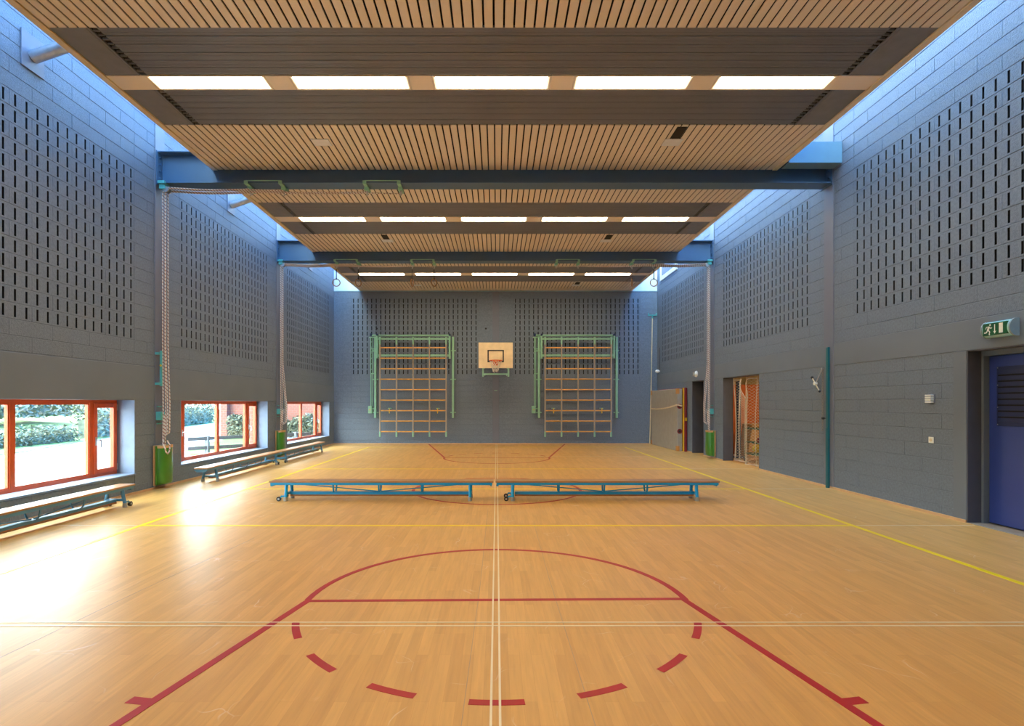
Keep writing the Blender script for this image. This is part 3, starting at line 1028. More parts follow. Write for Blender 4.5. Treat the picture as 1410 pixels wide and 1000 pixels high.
# struts from the wall up to the roof edge
for y, lab in ((7.08, 'before the first rope beam'), (12.37, 'between the two rope beams'), (17.65, 'beyond the ring beam')):
    t = thing('roof_strut', 'round steel strut on a square wall plate, ' + lab, 'strut', (XL, y, 5.98), 0, 'struts along the windowed wall')
    obj('wall_plate', MB().cbox(0.003, 0.02, -0.175, 0.175, -0.22, 0.24, 0.003), M_column, t)
    obj('tube', MB().cyl((0.02, 0, -0.03), (0.92, 0, 0.28), 0.075, 18), M_steel, t)

# framed panel high on the right wall
t = thing('wall_hatch', 'white framed grey hatch high on the door wall by the end wall', 'hatch', (XR, 18.85, 5.87))
fr = MB()
fr.box(-0.04, 0, -0.91, 0.91, 0.0, 0.14).box(-0.04, 0, -0.91, 0.91, 0.86, 1.0).box(-0.04, 0, -0.91, -0.74, 0.14, 0.86).box(-0.04, 0, 0.74, 0.91, 0.14, 0.86)
obj('frame', fr, M_white, t)
obj('panel', MB().box(-0.02, -0.002, -0.74, 0.74, 0.14, 0.86), M_column, t)

# skylights
for s in (0, 1):
    x0, x1 = (XL - 0.1, XE0 - 0.09) if s == 0 else (XE1 + 0.09, XR + 0.1)
    t = srt('skylight_%d' % (s + 1), 'long glazed skylight strip along the ' + ('windowed wall' if s == 0 else 'door wall'), (0, 0, ZT))
    f = MB()
    for xx in (x0, x1 - 0.05):
        f.box(xx, xx + 0.05, YF - 0.1, YB + 0.1, 0.0, 0.06)
    obj('kerb', f, M_white, t)
    n = 20
    dy = (YB - YF + 0.2) / n
    for i in range(n):
        obj('pane', MB().box(x0 + 0.05, x1 - 0.05, YF - 0.1 + dy * i + 0.02, YF - 0.1 + dy * (i + 1) - 0.02, 0.03, 0.04), M_skyglass, t)
        obj('glazing_bar', MB().box(x0, x1, YF - 0.1 + dy * i - 0.02, YF - 0.1 + dy * i + 0.02, 0.0, 0.05), M_white, t)

# ------------------------------------------------------------------ gym benches
def make_bench(name, label, blue):
    t = thing(name, label, 'bench', group='low gymnastics benches')
    L = 3.45
    obj('seat_plank', MB().cbox(0, L, -0.12, 0.12, 0.276, 0.302, 0.005), M_plank, t)
    rl = MB().box(0.02, L - 0.02, -0.118, -0.10, 0.240, 0.276).box(0.02, L - 0.02, 0.10, 0.118, 0.240, 0.276)
    rl.box(0.02, 0.05, -0.10, 0.10, 0.240, 0.276).box(L - 0.05, L - 0.02, -0.10, 0.10, 0.240, 0.276)
    obj('seat_rail', rl, blue, t)
    for x, sgn in ((0.02, 1), (L - 0.02, -1)):
        obj('end_hook', MB().box(x - 0.008, x + 0.03 * sgn, -0.09, 0.09, 0.218, 0.242), blue, t)
    obj('balance_beam', MB().box(0.30, L - 0.38, -0.045, 0.045, 0.085, 0.122), blue, t)
    obj('balance_beam_wood', MB().cbox(0.30, L - 0.38, -0.05, 0.05, 0.058, 0.085, 0.004), M_plankedge, t)
    for x in (0.265, L - 0.36):
        for s in (-1, 1):
            lg = obj('leg', MB().tube([(x, s * 0.105, 0.245), (x, s * 0.118, 0.15), (x, s * 0.140, 0.055)], [0.026, 0.024, 0.024], 10), blue, t)
            obj('foot_cap', MB().tube([(x, s * 0.139, 0.06), (x, s * 0.141, 0.0)], [0.029, 0.032], 12), M_rubber, lg)
        obj('leg_crossbar', MB().box(x - 0.02, x + 0.02, -0.125, 0.125, 0.09, 0.122), blue, t)
    for x in (0.98, 1.68, 2.34):                                 # U shaped brackets
        pth = [(x, s * 0.10, 0.245) if abs(s) == 1 else None for s in (-1,)]
        pth = [(x, 0.095 * math.cos(a), 0.245 - 0.15 * math.sin(a)) for a in [PI * i / 12 for i in range(13)]]
        q = MB()
        for i in range(12):
            q.bar(pth[i], pth[i + 1], 0.024, 0.008, Vector((1, 0, 0)).cross(Vector(pth[i + 1]) - Vector(pth[i])))
        obj('bracket', q, blue, t)
    for a, b in (((0.42, 0.238), (1.66, 0.128)), ((1.70, 0.128), (2.98, 0.238))):
        obj('brace_rod', MB().cyl((a[0], 0, a[1]), (b[0], 0, b[1]), 0.008, 8), blue, t)
    for s in (-1, 1):                                            # transport wheels at one end
        ar = obj('wheel_arm', MB().bar((0.265, s * 0.145, 0.075), (0.205, s * 0.148, 0.075), 0.022, 0.022).bar((0.21, s * 0.148, 0.08), (0.175, s * 0.148, 0.035), 0.02, 0.022), blue, t)
        obj('wheel', MB().tube([(0.165, s * 0.132, 0.034), (0.165, s * 0.164, 0.034)], 0.034, 18), M_black, ar)
        obj('wheel_hub', MB().tube([(0.165, s * 0.129, 0.034), (0.165, s * 0.167, 0.034)], 0.016, 12), M_steel, ar)
    return t
b1 = make_bench('gym_bench', 'bright blue framed wooden bench out on the court, nearer the windows', M_blue)
b1.location = (-3.50, 8.575, 0)
dup(b1, (-0.02, 8.575, 0), 0, 'bright blue framed wooden bench out on the court, nearer the doors')
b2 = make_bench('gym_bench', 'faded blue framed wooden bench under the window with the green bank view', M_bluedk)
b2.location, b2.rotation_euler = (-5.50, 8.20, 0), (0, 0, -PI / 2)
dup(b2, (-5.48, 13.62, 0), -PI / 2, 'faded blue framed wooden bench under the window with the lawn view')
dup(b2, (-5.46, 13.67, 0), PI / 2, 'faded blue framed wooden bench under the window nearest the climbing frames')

# ------------------------------------------------------------------ climbing frames on the end wall
def make_rack(label):
    YR = -0.30
    t = thing('climbing_frame', label, 'climbing frame', (-4.22, YB, 0), 0, 'pair of climbing frames on the end wall')
    sc = (YB + YR) / YB                                          # drawn on the wall plane, then brought forward
    U = [0.0, 0.595, 1.195, 1.79, 2.39]
    Wd = 2.39
    for u in U:
        up = obj('upright', MB().cbox(u - 0.022, u + 0.022, YR - 0.04, YR + 0.04, 0.30, 3.87, 0.006), M_upright, t)
        obj('upright_cap', MB().cbox(u - 0.025, u + 0.025, YR - 0.045, YR + 0.045, 3.62, 3.90, 0.004), M_green, up)
        obj('upright_shoe', MB().cbox(u - 0.026, u + 0.026, YR - 0.045, YR + 0.045, 0.28, 0.47, 0.004), M_green, up)
    for i in range(9):
        z = 0.47 + 0.3795 * i
        obj('rung', MB().cyl((0, YR, z), (Wd, YR, z), 0.021, 10), M_rung, t)
    obj('top_tube', MB().cyl((-0.33, YR + 0.16, 3.97), (Wd + 0.10, YR + 0.16, 3.97), 0.035, 12), M_green, t)
    obj('top_rail', MB().cbox(-0.12, Wd + 0.12, YR + 0.05, YR + 0.10, 3.80, 3.87, 0.004), M_green, t)
    obj('lower_rail', MB().cbox(-0.12, Wd + 0.12, YR + 0.05, YR + 0.10, 3.19, 3.27, 0.004), M_green, t)
    for x in (-0.12, Wd + 0.12):
        a_ = obj('swing_arm', MB().cbox(x - 0.035, x + 0.035, YR + 0.05, YR + 0.22, 3.13, 3.94, 0.006), M_green, t)
        obj('arm_cap', MB().cyl((x, YR + 0.04, 3.985), (x, YR + 0.20, 3.985), 0.04, 12), M_navy, a_)
    for x in (-0.21, Wd + 0.235):
        g = obj('guide_rail', MB().cbox(x - 0.04, x + 0.04, -0.16, -0.10, 0.96, 3.92, 0.006), M_green, t)
        for z in (3.42, 2.37, 1.16):
            obj('wall_bracket', MB().box(x - 0.10, x + 0.10, -0.10, -0.06, z - 0.02, z + 0.02).box(x - 0.02, x + 0.02, -0.10, 0.0, z - 0.02, z + 0.02), M_green, g)
    cr = obj('crank_rod', MB().cyl((-0.375, -0.12, 1.36), (-0.375, -0.12, 3.9), 0.017, 8).cyl((-0.325, -0.12, 1.36), (-0.325, -0.12, 3.9), 0.012, 8), M_green, t)
    for z in (3.48, 3.40, 2.58, 1.30):
        obj('rod_clip', MB().box(-0.37, -0.21, -0.13, -0.11, z - 0.02, z + 0.02), M_green, cr)
    gb = obj('crank_box', MB().cbox(-0.47, -0.33, -0.16, 0.0, 1.13, 1.40, 0.008), M_green, t)
    obj('crank_socket', MB().cyl((-0.40, -0.19, 1.26), (-0.40, -0.16, 1.26), 0.025, 10), M_brass, gb)
    obj('gear_cap', MB().cbox(-0.40, -0.32, -0.18, -0.08, 3.94, 4.04, 0.012), M_navy, t)
    obj('gear_plate', MB().box(-0.43, -0.14, -0.18, -0.06, 3.885, 3.91), M_green, t)
    for x in (0.32, 2.07):
        hk = obj('latch_plate', MB().box(x - 0.055, x + 0.055, -0.22, 0.0, 1.30, 1.325), M_green, t)
        obj('latch', MB().cbox(x - 0.014, x + 0.014, -0.235, -0.205, 1.13, 1.31, 0.004).box(x - 0.03, x + 0.012, -0.232, -0.208, 1.20, 1.225), M_yellow, hk)
    return t
r1 = make_rack('mint green and wooden climbing frame on the end wall, nearer the windows')
dup(r1, (-4.22 + 5.968, YB, 0), 0, 'mint green and wooden climbing frame on the end wall, nearer the doors')
for px in (519.4, 669.0, 741.4):
    o = obj('wall_eyelet', MB().cyl((0, 0, 0), (0, -0.05, 0), 0.02, 8).cyl((0, -0.05, 0), (0, -0.07, 0), 0.035, 10), M_black)
    o.location = ((px - CX) / 37.5, YB, 4.23)
    tag(o, 'small dark eyelet on the end wall, ' + {519.4: 'above the climbing frame nearer the windows', 669.0: 'above the backboard', 741.4: 'above the climbing frame nearer the doors'}[px], 'eyelet')

# ------------------------------------------------------------------ basketball hoop
t = thing('basketball_hoop', 'cream wooden basketball backboard with orange hoop on the end wall column', 'hoop', (-0.037, 19.45, 2.74))
bd = obj('backboard', MB().cbox(-0.605, 0.605, 0, 0.03, 0, 0.905, 0.003), M_board, t)
sq = MB()
sx, s0, s1, lw_ = 0.29, 0.205, 0.64, 0.045
sq.box(-sx, sx, -0.002, 0.001, s1 - lw_, s1).box(-sx, sx, -0.002, 0.001, s0, s0 + lw_).box(-sx, -sx + lw_, -0.002, 0.001, s0 + lw_, s1 - lw_).box(sx - lw_, sx, -0.002, 0.001, s0 + lw_, s1 - lw_)
obj('target_square', sq, M_black, bd, 'black rectangle painted on the board')
for xx in (-0.51, 0.51):
    for zz in (0.12, 0.76):
        obj('screw', MB().cyl((xx, -0.004, zz), (xx, 0.001, zz), 0.008, 6), M_steel, bd)
rm = obj('rim', MB().torus((0, -0.36, 0.235), 0.225, 0.014, 'z', 32, 8), M_orange, t)
obj('rim_bracket', MB().prism([(-0.09, 0.0), (0.09, 0.0), (0.06, -0.15), (-0.06, -0.15)], 'z', 0.205, 0.232).prism([(-0.09, 0.09), (0.09, 0.09), (0.09, 0.235), (-0.09, 0.235)], 'y', -0.012, 0.0).prism([(-0.001, 0.235), (-0.14, 0.235), (-0.001, 0.09)], 'x', -0.06, -0.04).prism([(-0.001, 0.235), (-0.14, 0.235), (-0.001, 0.09)], 'x', 0.04, 0.06), M_orange, rm)
nt_ = MB()
N, Lv = 12, 6
def npt(i, l):
    r = 0.215 * (1 - 0.62 * (l / Lv) ** 0.8)
    a = 2 * PI * (i + 0.5 * (l % 2)) / N
    return (r * math.cos(a) + 0.012 * math.sin(i * 3 + l), -0.36 + r * math.sin(a), 0.225 - 0.062 * l - (0.03 * math.sin(i * 2.1) if l == Lv else 0))
for l in range(Lv):
    for i in range(N):
        nt_.tube([npt(i, l), npt(i, l + 1)], 0.005, 4, False)
        nt_.tube([npt(i, l), npt(i - 1 if l % 2 == 0 else i + 1, l + 1)], 0.005, 4, False)
obj('net', nt_, M_netcord, rm)
fr = MB()
for s in (-1, 1):
    fr.box(s * 0.45 - 0.03, s * 0.45 + 0.03, 0.035, 0.09, -0.30, 0.40)
    fr.bar((s * 0.42, 0.06, -0.02), (s * 0.30, 0.06, 0.12), 0.03, 0.03, (0, 1, 0))
fr.box(-0.45, 0.45, 0.04, 0.085, -0.235, -0.185).box(-0.45, 0.45, 0.04, 0.085, 0.3, 0.35)
obj('support_frame', fr, M_green, t)
for s in (-1, 1):
    for zz in (-0.21, 0.325):
        obj('wall_arm', MB().box(s * 0.40 - 0.02, s * 0.40 + 0.02, 0.085, YB - 19.45, zz - 0.02, zz + 0.02), M_green, t)

# ------------------------------------------------------------------ ropes, pulleys, rings
def make_pulley(label):
    t = thing('rope_pulley_pair', label, 'pulley', group='pulley pairs clamped under the beams')
    D = 0.60
    for x in (0, D):
        br2 = obj('bracket', MB().box(x - 0.03, x + 0.03, -0.17, -0.15, -0.02, 0.035).box(x - 0.03, x + 0.03, -0.17, 0.17, -0.022, -0.002).box(x - 0.03, x + 0.03, 0.15, 0.17, -0.02, 0.035).box(x - 0.04, x + 0.04, -0.02, 0.16, -0.075, -0.022), M_green, t)
        obj('wheel', MB().tube([(x - 0.015, 0.07, -0.085), (x + 0.015, 0.07, -0.085)], 0.045, 16), M_steel, br2)
        obj('hook', MB().tube([(x, 0.02, -0.07), (x, 0.02, -0.13), (x + 0.012, 0.02, -0.15), (x, 0.02, -0.17), (x - 0.014, 0.02, -0.155)], 0.007, 6), M_steel, br2)
    obj('tie_bar', MB().cyl((0, -0.16, 0.035), (D, -0.16, 0.035), 0.008, 8), M_green, t)
    return t
PX = [-4.39, -2.315, 1.63, 3.70]
p0 = make_pulley('pulley pair on the beam with the boxed-in end, next to the windowed wall')
p0.location = (PX[0], WEB[2], 5.36)
dup(p0, (PX[1], WEB[2], 5.36), 0, 'pulley pair on the beam with the boxed-in end, nearer the middle of the hall')
for x, w in zip(PX, ('next to the windowed wall', 'second from the windowed wall', 'second from the door wall', 'next to the door wall')):
    dup(p0, (x, WEB[3], 5.36), 0, 'pulley pair on the ring beam, ' + w)
def corner(x, y, sgn, label):
    t = thing('corner_pulley', label, 'pulley', (x, y, 5.36), 0, 'corner pulleys at the beam ends')
    obj('bracket', MB().cbox(-0.06, 0.06, -0.19, -0.02, -0.02, 0.03, 0.004).box(-0.05, 0.05, -0.16, 0.06, -0.10, -0.022), M_teal, t)
    for dy in (-0.12, -0.04):
        obj('wheel', MB().tube([(sgn * 0.05, dy - 0.015, -0.10), (sgn * 0.05, dy + 0.015, -0.10)], 0.05, 16), M_steel, t)
corner(XL + 0.12, WEB[2], 1, 'teal corner pulley at the windowed wall on the beam with the boxed-in end')
corner(XL + 0.12, WEB[3], 1, 'teal corner pulley at the windowed wall on the ring beam')
corner(XR - 0.12, WEB[3], -1, 'teal corner pulley at the door wall on the ring beam')

def rope_thing(y, side, targets, names, where):
    x0 = XL if side > 0 else XR
    ys = [-0.10, -0.07, -0.015, 0.015]
    for i, (tx, nm) in enumerate(zip(targets, names)):
        xx = x0 + side * (0.10 + 0.024 * (i % 2))
        yv = y + ys[i]
        zb = 0.70 if i < 2 else 1.30
        path = []
        if i >= 2:                                            # loop hung on the cleat
            am = 0.05 if (side > 0 and y < 12) else 0.10
            path.append((xx + side * 0.02, yv - 0.06, 1.30))
            for k in range(9):
                a = PI * k / 8
                path.append((xx + side * (0.02 + am * 0.5 * (1 - math.cos(a))), yv - 0.07, 0.98 + 0.03 * (i - 2) - 0.05 * math.sin(a)))
            path.append((xx + side * (0.02 + am), yv - 0.06, 1.5))
            path.append((xx + side * am * 0.5, yv - 0.02, 2.1))
        else:
            path += [(xx, yv, zb), (xx + side * 0.01, yv, 1.2)]
        zt = 5.28
        for k in range(5):
            path.append((xx, yv, 2.6 + (zt - 0.08 - 2.6) * k / 4))
        path.append((xx + side * 0.02, yv, zt - 0.01))
        path.append((xx + side * 0.08, yv, zt + 0.02 - 0.012 * i))
        xs_ = xx + side * 0.08
        n = 18
        for k in range(1, n + 1):
            f = k / n
            seg = (tx - xs_)
            span = 1.5
            sag = 0.03 * abs(math.sin(PI * min(abs(seg * f) / span, 1))) if abs(seg * f) < span else 0.02 * abs(math.sin(PI * (abs(seg * f) - span) / 2.0))
            path.append((xs_ + seg * f, yv + 0.06 * f, zt + 0.02 - 0.012 * i - sag))
        o = obj('rope', MB().tube(path, 0.0105, 6), M_rope)
        tag(o, 'flecked rope %s to its %s pulley' % (where, nm), 'rope', 'ring hoisting ropes')
rope_thing(WEB[2], 1, [-4.39, -3.79, -2.315, -1.715], ['first', 'second', 'third', 'fourth'], 'from the windowed wall along the boxed-in beam')
rope_thing(WEB[3], 1, [-4.39, -3.79, -2.315, -1.715], ['first', 'second', 'third', 'fourth'], 'from the windowed wall along the ring beam')
rope_thing(WEB[3], -1, [4.30, 3.70, 2.23, 1.63], ['first', 'second', 'third', 'fourth'], 'from the door wall along the ring beam')

ring_names = ['first gym ring from the windowed wall', 'second gym ring from the windowed wall', 'third gym ring from the windowed wall', 'fourth gym ring from the windowed wall', 'second gym ring from the door wall', 'gym ring nearest the door wall']
r0 = None
for i, (x, rz) in enumerate(((-4.39, 0.1), (-3.79, 0.95), (-2.315, 1.35), (-1.715, 0.85), (3.70, 1.25), (4.30, 0.0))):
    lab = 'wooden ' + ring_names[i] + ', hanging from the ring beam'
    if r0 is None:
        r0 = thing('gym_ring', lab, 'ring', (x, WEB[3], 4.80), rz, 'gym rings hanging from the ring beam')
        obj('strap', MB().box(-0.012, 0.012, -0.003, 0.003, 0.10, 0.36).box(-0.016, 0.016, -0.018, 0.018, 0.085, 0.12), M_ringstrap, r0)
        obj('ring', MB().torus((0, 0, 0), 0.098, 0.0135, 'y', 32, 8), M_ringwood, r0)
        obj('link', MB().cyl((0, 0, 0.36), (0, 0, 0.415), 0.007, 6), M_steel, r0)
    else:
        dup(r0, (x, WEB[3], 4.80), rz, lab)

# rope cleats and bags on the columns
def cleat(y, side, label):
    x0 = (XL + 0.012) if side > 0 else (XR - 0.012)
    t = thing('rope_cleat', label, 'cleat', (x0, y, 1.18), 0, 'teal rope cleats on the columns')
    s = side
    def B(a, b, *r):
        return (min(s * a, s * b), max(s * a, s * b)) + r
    obj('box', MB().cbox(*B(0, 0.09, -0.15, 0.0, 0.02, 0.17), 0.006), M_teal, t)
    for z in (0.25, -0.05):
        obj('peg', MB().box(*B(0, 0.03, -0.12, -0.02, z, z + 0.018)), M_teal, t)
    obj('hook', MB().tube([(s * 0.09, -0.03, 0.16), (s * 0.15, -0.03, 0.16), (s * 0.16, -0.03, 0.05), (s * 0.12, -0.03, 0.03)], 0.008, 6), M_steel, t)
cleat(9.78, 1, 'teal rope cleat on the column before the lawn window')
cleat(15.07, 1, 'teal rope cleat on the column by the window nearest the climbing frames')
cleat(15.07, -1, 'teal rope cleat on the door wall column above the green bag')
t = thing('guard_rail', 'short teal rail on standoffs on the column above the rope cleat', 'rail', (XL + 0.012, 9.76, 1.80))
obj('bar', MB().cbox(0.05, 0.09, -0.10, -0.06, 0, 0.62, 0.004), M_teal, t)
for z in (0.04, 0.57):
    obj('standoff', MB().box(0, 0.07, -0.15, -0.07, z - 0.02, z + 0.02), M_teal, t)
obj('knob', MB().cyl((0.07, -0.10, 0.36), (0.09, -0.135, 0.36), 0.018, 8), M_yellow, t)

def bag(y, side, label):
    x0 = (XL + 0.012) if side > 0 else (XR - 0.012)
    t = thing('rope_bag', label, 'rope bag', (x0, y, 0.06), 0, 'green rope bags on the columns')
    s = side
    def B(a, b, *r):
        return (min(s * a, s * b), max(s * a, s * b)) + r
    obj('backing_board', MB().cbox(*B(0, 0.03, -0.20, 0.20, 0.0, 0.70), 0.003), M_pine, t)
    obj('side_lining', MB().cbox(*B(0.03, 0.06, -0.195, 0.195, 0.005, 0.695), 0.01), M_bagg, t)
    q = MB()
    prof = [(0.0, -0.17), (0.06, -0.165), (0.095, -0.13), (0.11, -0.06), (0.11, 0.06), (0.095, 0.13), (0.06, 0.165), (0.0, 0.17)]
    n = len(prof)
    lv_ = [(0.02, 0.90), (0.05, 1.0), (0.25, 1.05), (0.45, 1.02), (0.66, 1.0)]
    vs, fs = [], []
    for z, k in lv_:
        vs += [(s * (0.055 + p[0] * k), p[1] * k, z) for p in prof]
    for i in range(len(lv_) - 1):
        for j in range(n - 1):
            f = (i * n + j, i * n + j + 1, (i + 1) * n + j + 1, (i + 1) * n + j)
            fs.append(f if s > 0 else tuple(reversed(f)))
    fs.append(tuple(reversed(range(n))))
    q.add(vs, fs, 0, True)
    obj('bag', q, M_bagg, t)
    rim = [(s * (0.055 + p[0]), p[1], 0.675) for p in prof]
    q = MB()
    for i in range(n - 1):
        q.bar(rim[i], rim[i + 1], 0.012, 0.045)
    obj('wooden_rim', q, M_pine, t)
bag(9.755, 1, 'green vinyl rope bag with wooden rim on the column before the lawn window')
bag(15.03, 1, 'green vinyl rope bag with wooden rim behind the meeting ends of two benches')
bag(14.98, -1, 'green vinyl rope bag with wooden rim on the door wall column')
o = obj('rope_end', MB().tube([(0.12, -0.07, 0.85), (0.14, -0.12, 0.72), (0.185, -0.14, 0.66), (0.195, -0.12, 0.58), (0.195, -0.07, 0.55), (0.195, -0.02, 0.60), (0.185, 0.0, 0.70), (0.14, 0.0, 0.78)], 0.0125, 6), M_rope)
o.location = (XL, 9.755, 0.06)
tag(o, 'flecked rope end looped over the rim of the green bag', 'rope')

# ------------------------------------------------------------------ mats, pole, fittings on the right
t = thing('crash_mat', 'thick grey canvas crash mat standing against the door wall', 'mat', (5.64, 17.20, 0.0))
Wm, Lm, Hm = 0.155, 2.92, 1.95
obj('cover', MB().cbox(0, Wm, 0, Lm, 0.0, Hm, 0.012), M_matgrey, t)
for z0, z1 in ((0.0, 0.16), (Hm - 0.16, Hm)):
    for y0, y1 in ((-0.004, 0.14), (Lm - 0.14, Lm + 0.004)):
        obj('corner_patch', MB().cbox(-0.004, 0.07, y0, y1, z0 - (0 if z0 == 0 else -0.0), z1 + (0.004 if z0 > 0 else 0), 0.003), M_leather, t, 'tan leather corner patch')
for z in (0.62, 1.40):
    v_ = obj('vent_hole', MB().tube([(0.075, 0.0, z), (0.075, -0.008, z)], 0.078, 20), M_matred, t, 'dark red vent ring')
    obj('vent_mesh', MB().tube([(0.075, 0.0, z), (0.075, -0.011, z)], 0.040, 16), M_black, v_)
st = MB()
pts = [(-0.006, 2.92, 1.30), (-0.012, 2.2, 1.29), (-0.012, 1.4, 1.32), (-0.012, 0.7, 1.37), (-0.010, 0.25, 1.42), (-0.004, 0.02, 1.45)]
for i in range(len(pts) - 1):
    st.bar(pts[i], pts[i + 1], 0.006, 0.045)
st.bar((-0.004, -0.012, 1.45), (0.15, -0.014, 1.41), 0.006, 0.045)
obj('strap', st, M_strap, t, 'cream webbing strap')
t = thing('thin_mat', 'dark red mat with yellow edging behind the grey crash mat', 'mat', (5.815, 17.0, 0.0))
obj('cover', MB().cbox(0.0, 0.062, 0, 2.9, 0, 1.98, 0.005), M_matred, t)
obj('edging', MB().box(-0.006, 0.0, 0.085, 0.21, 0.0, 1.98), M_yellow, t)
obj('band', MB().box(-0.009, 0.064, -0.007, -0.001, 0.95, 1.05), M_yellow, t)

t = thing('hook_pole', 'long wooden pole with a teal T hook in the corner behind the crash mat', 'pole', (5.60, 20.14, 0.0))
obj('shaft', MB().tube([(0, 0.0, 0), (0.06, 0.015, 2.4), (0.10, 0.02, 4.66)], 0.018, 8), M_strap, t)
obj('hook', MB().box(-0.06, 0.26, 0.005, 0.045, 4.70, 4.74).box(0.08, 0.12, 0.0, 0.05, 4.60, 4.70).box(-0.06, -0.03, 0.0, 0.045, 4.74, 4.80).box(0.23, 0.26, 0.0, 0.045, 4.74, 4.80), M_teal, t)

t = thing('motion_sensor', 'small white motion sensor in the corner above the crash mat', 'sensor', (XR, 19.9, 2.66))
obj('bracket', MB().box(-0.05, 0, -0.02, 0.02, -0.04, 0.02), M_white, t)
obj('head', MB().sphere((-0.09, -0.01, -0.01), 0.075, 14, 8, (1, 1, 0.85)), M_signw, t)
obj('cable', MB().cyl((-0.01, 0, 0.02), (-0.01, 0, 0.85), 0.006, 6), M_black, t)
t = thing('bulkhead_light', 'white oval bulkhead lamp on the band above the recessed door', 'lamp', (XR - 0.004, 16.25, 2.36))
obj('base', MB().sphere((0, 0, 0), 0.13, 16, 8, (0.25, 1.0, 0.75)), M_white, t)
obj('lens', MB().sphere((-0.03, 0, 0), 0.11, 16, 8, (0.45, 0.85, 0.65)), M_signw, t)
for dy in (-0.05, 0, 0.05):
    obj('rib', MB().box(-0.085, -0.06, dy - 0.006, dy + 0.006, -0.06, 0.06), M_rubber, t)

# exit sign on the band over the blue door
t = thing('exit_sign', 'green running man exit sign with a down arrow over the blue door', 'sign', (XR - 0.004, 6.39, 2.365))
t.scale = (1, 0.9, 1)
body = MB()
prof = []
for i in range(13):
    a = PI * i / 12
    prof.append((-0.085 * math.sin(a) ** 0.8 - 0.02, 0.095 * math.cos(a)))
prof = [(-0.0, 0.095)] + prof + [(0.0, -0.095)]
def ext(mb, prof, y0, y1, mi=0):
    n = len(prof)
    vs = [(p[0], y0, p[1]) for p in prof] + [(p[0], y1, p[1]) for p in prof]
    mb.add(vs, [tuple(range(n)), tuple(reversed(range(n, 2 * n)))] + [(i, n + i, n + (i + 1) % n, (i + 1) % n) for i in range(n)], mi)
ext(body, prof, -0.20, 0.20)
obj('housing', body, M_signt, t)
for y0, y1 in ((-0.212, -0.19), (0.19, 0.212)):
    q = MB()
    ext(q, [(p[0] * 1.05, p[1] * 1.06) for p in prof], y0, y1)
    obj('end_cap', q, mat('sign_end_cap', (0.25, 0.33, 0.35), 0.3), t)
XS = -0.106
pl = obj('sign_face', MB().cbox(XS - 0.003, -0.02, -0.165, 0.175, -0.072, 0.072, 0.002), M_signg, t, 'dark green pictogram panel')
def glyph(poly):                                             # (a, b): a runs right as seen from the room (towards -Y), b up
    q = MB()
    q.prism([(-a, b) for a, b in poly], 'x', XS - 0.0045, XS - 0.002)
    return q
def stroke(mb, pts, w):
    for i in range(len(pts) - 1):
        mb.bar((XS - 0.0035, -pts[i][0], pts[i][1]), (XS - 0.0035, -pts[i + 1][0], pts[i + 1][1]), w, 0.003, (1, 0, 0))
man = MB()
man.tube([(XS - 0.002, 0.066, 0.050), (XS - 0.0045, 0.066, 0.050)], 0.0125, 12)
stroke(man, [(-0.078, 0.032), (-0.100, -0.010)], 0.026)
stroke(man, [(-0.078, 0.030), (-0.055, 0.008), (-0.038, 0.018)], 0.009)
stroke(man, [(-0.084, 0.030), (-0.118, 0.030), (-0.132, 0.006)], 0.009)
stroke(man, [(-0.096, -0.010), (-0.070, -0.028), (-0.080, -0.062), (-0.068, -0.062)], 0.012)
stroke(man, [(-0.102, -0.010), (-0.122, -0.036), (-0.152, -0.036)], 0.012)
obj('running_figure', man, M_signw, pl)
ar = MB()
stroke(ar, [(0.0, 0.052), (0.0, -0.034)], 0.010)
ar.prism([(0.024, -0.022), (0.0, -0.056), (-0.024, -0.022), (0.0, -0.034)], 'x', XS - 0.0045, XS - 0.002)
obj('arrow', ar, M_signw, pl)
dr = MB()
dr.prism([(-0.060, -0.056), (-0.115, -0.056), (-0.115, 0.058), (-0.060, 0.058)], 'x', XS - 0.0045, XS - 0.002)
obj('doorway_mark', dr, M_signw, pl)

t = thing('sounder', 'small white louvred sounder on the block wall by the blue door', 'alarm', (XR, 7.46, 1.56))
obj('back_plate', MB().cbox(-0.012, 0, -0.06, 0.06, -0.06, 0.06, 0.003), M_column, t)
for z in (-0.045, -0.015, 0.015, 0.045):
    obj('louvre', MB().cbox(-0.055, -0.012, -0.052, 0.052, z - 0.012, z + 0.010, 0.003), M_signw, t)
t = thing('wall_socket', 'small cream wall socket below the white sounder', 'socket', (XR, 7.46, 1.0))
obj('plate', MB().cbox(-0.012, 0, -0.042, 0.042, -0.042, 0.042, 0.003), M_signw, t)
obj('insert', MB().cyl((-0.012, 0, 0), (-0.016, 0, 0), 0.022, 14), M_strap, t)

# teal rail, chain and crank handle on the near right column
t = thing('post_rail', 'dark teal vertical rail on the door wall column', 'rail', (XR - 0.012, 9.74, 0.0))
obj('rail', MB().cbox(-0.035, 0.0, -0.025, 0.04, 0.0, 2.49, 0.004), M_tealdk, t)
obj('lower_sleeve', MB().cbox(-0.045, -0.035, -0.015, 0.035, 0.0, 1.06, 0.003), M_tealdk, t)
obj('stop_knob', MB().cyl((-0.035, 0.09, 1.23), (-0.075, 0.09, 1.23), 0.02, 10).cyl((-0.02, 0.04, 1.23), (-0.02, 0.11, 1.23), 0.008, 6), M_black, t)
t = thing('crank_handle', 'pale crank handle with black grips hung on a chain beside the teal rail', 'crank', (XR, 10.02, 1.86))
obj('rod', MB().cyl((-0.05, 0.17, 0.10), (-0.05, -0.05, -0.14), 0.010, 8), M_strap, t)
obj('grip', MB().sphere((-0.05, 0.18, 0.115), 0.026, 10, 6), M_black, t)
obj('grip', MB().sphere((-0.05, -0.055, -0.145), 0.022, 10, 6), M_black, t)
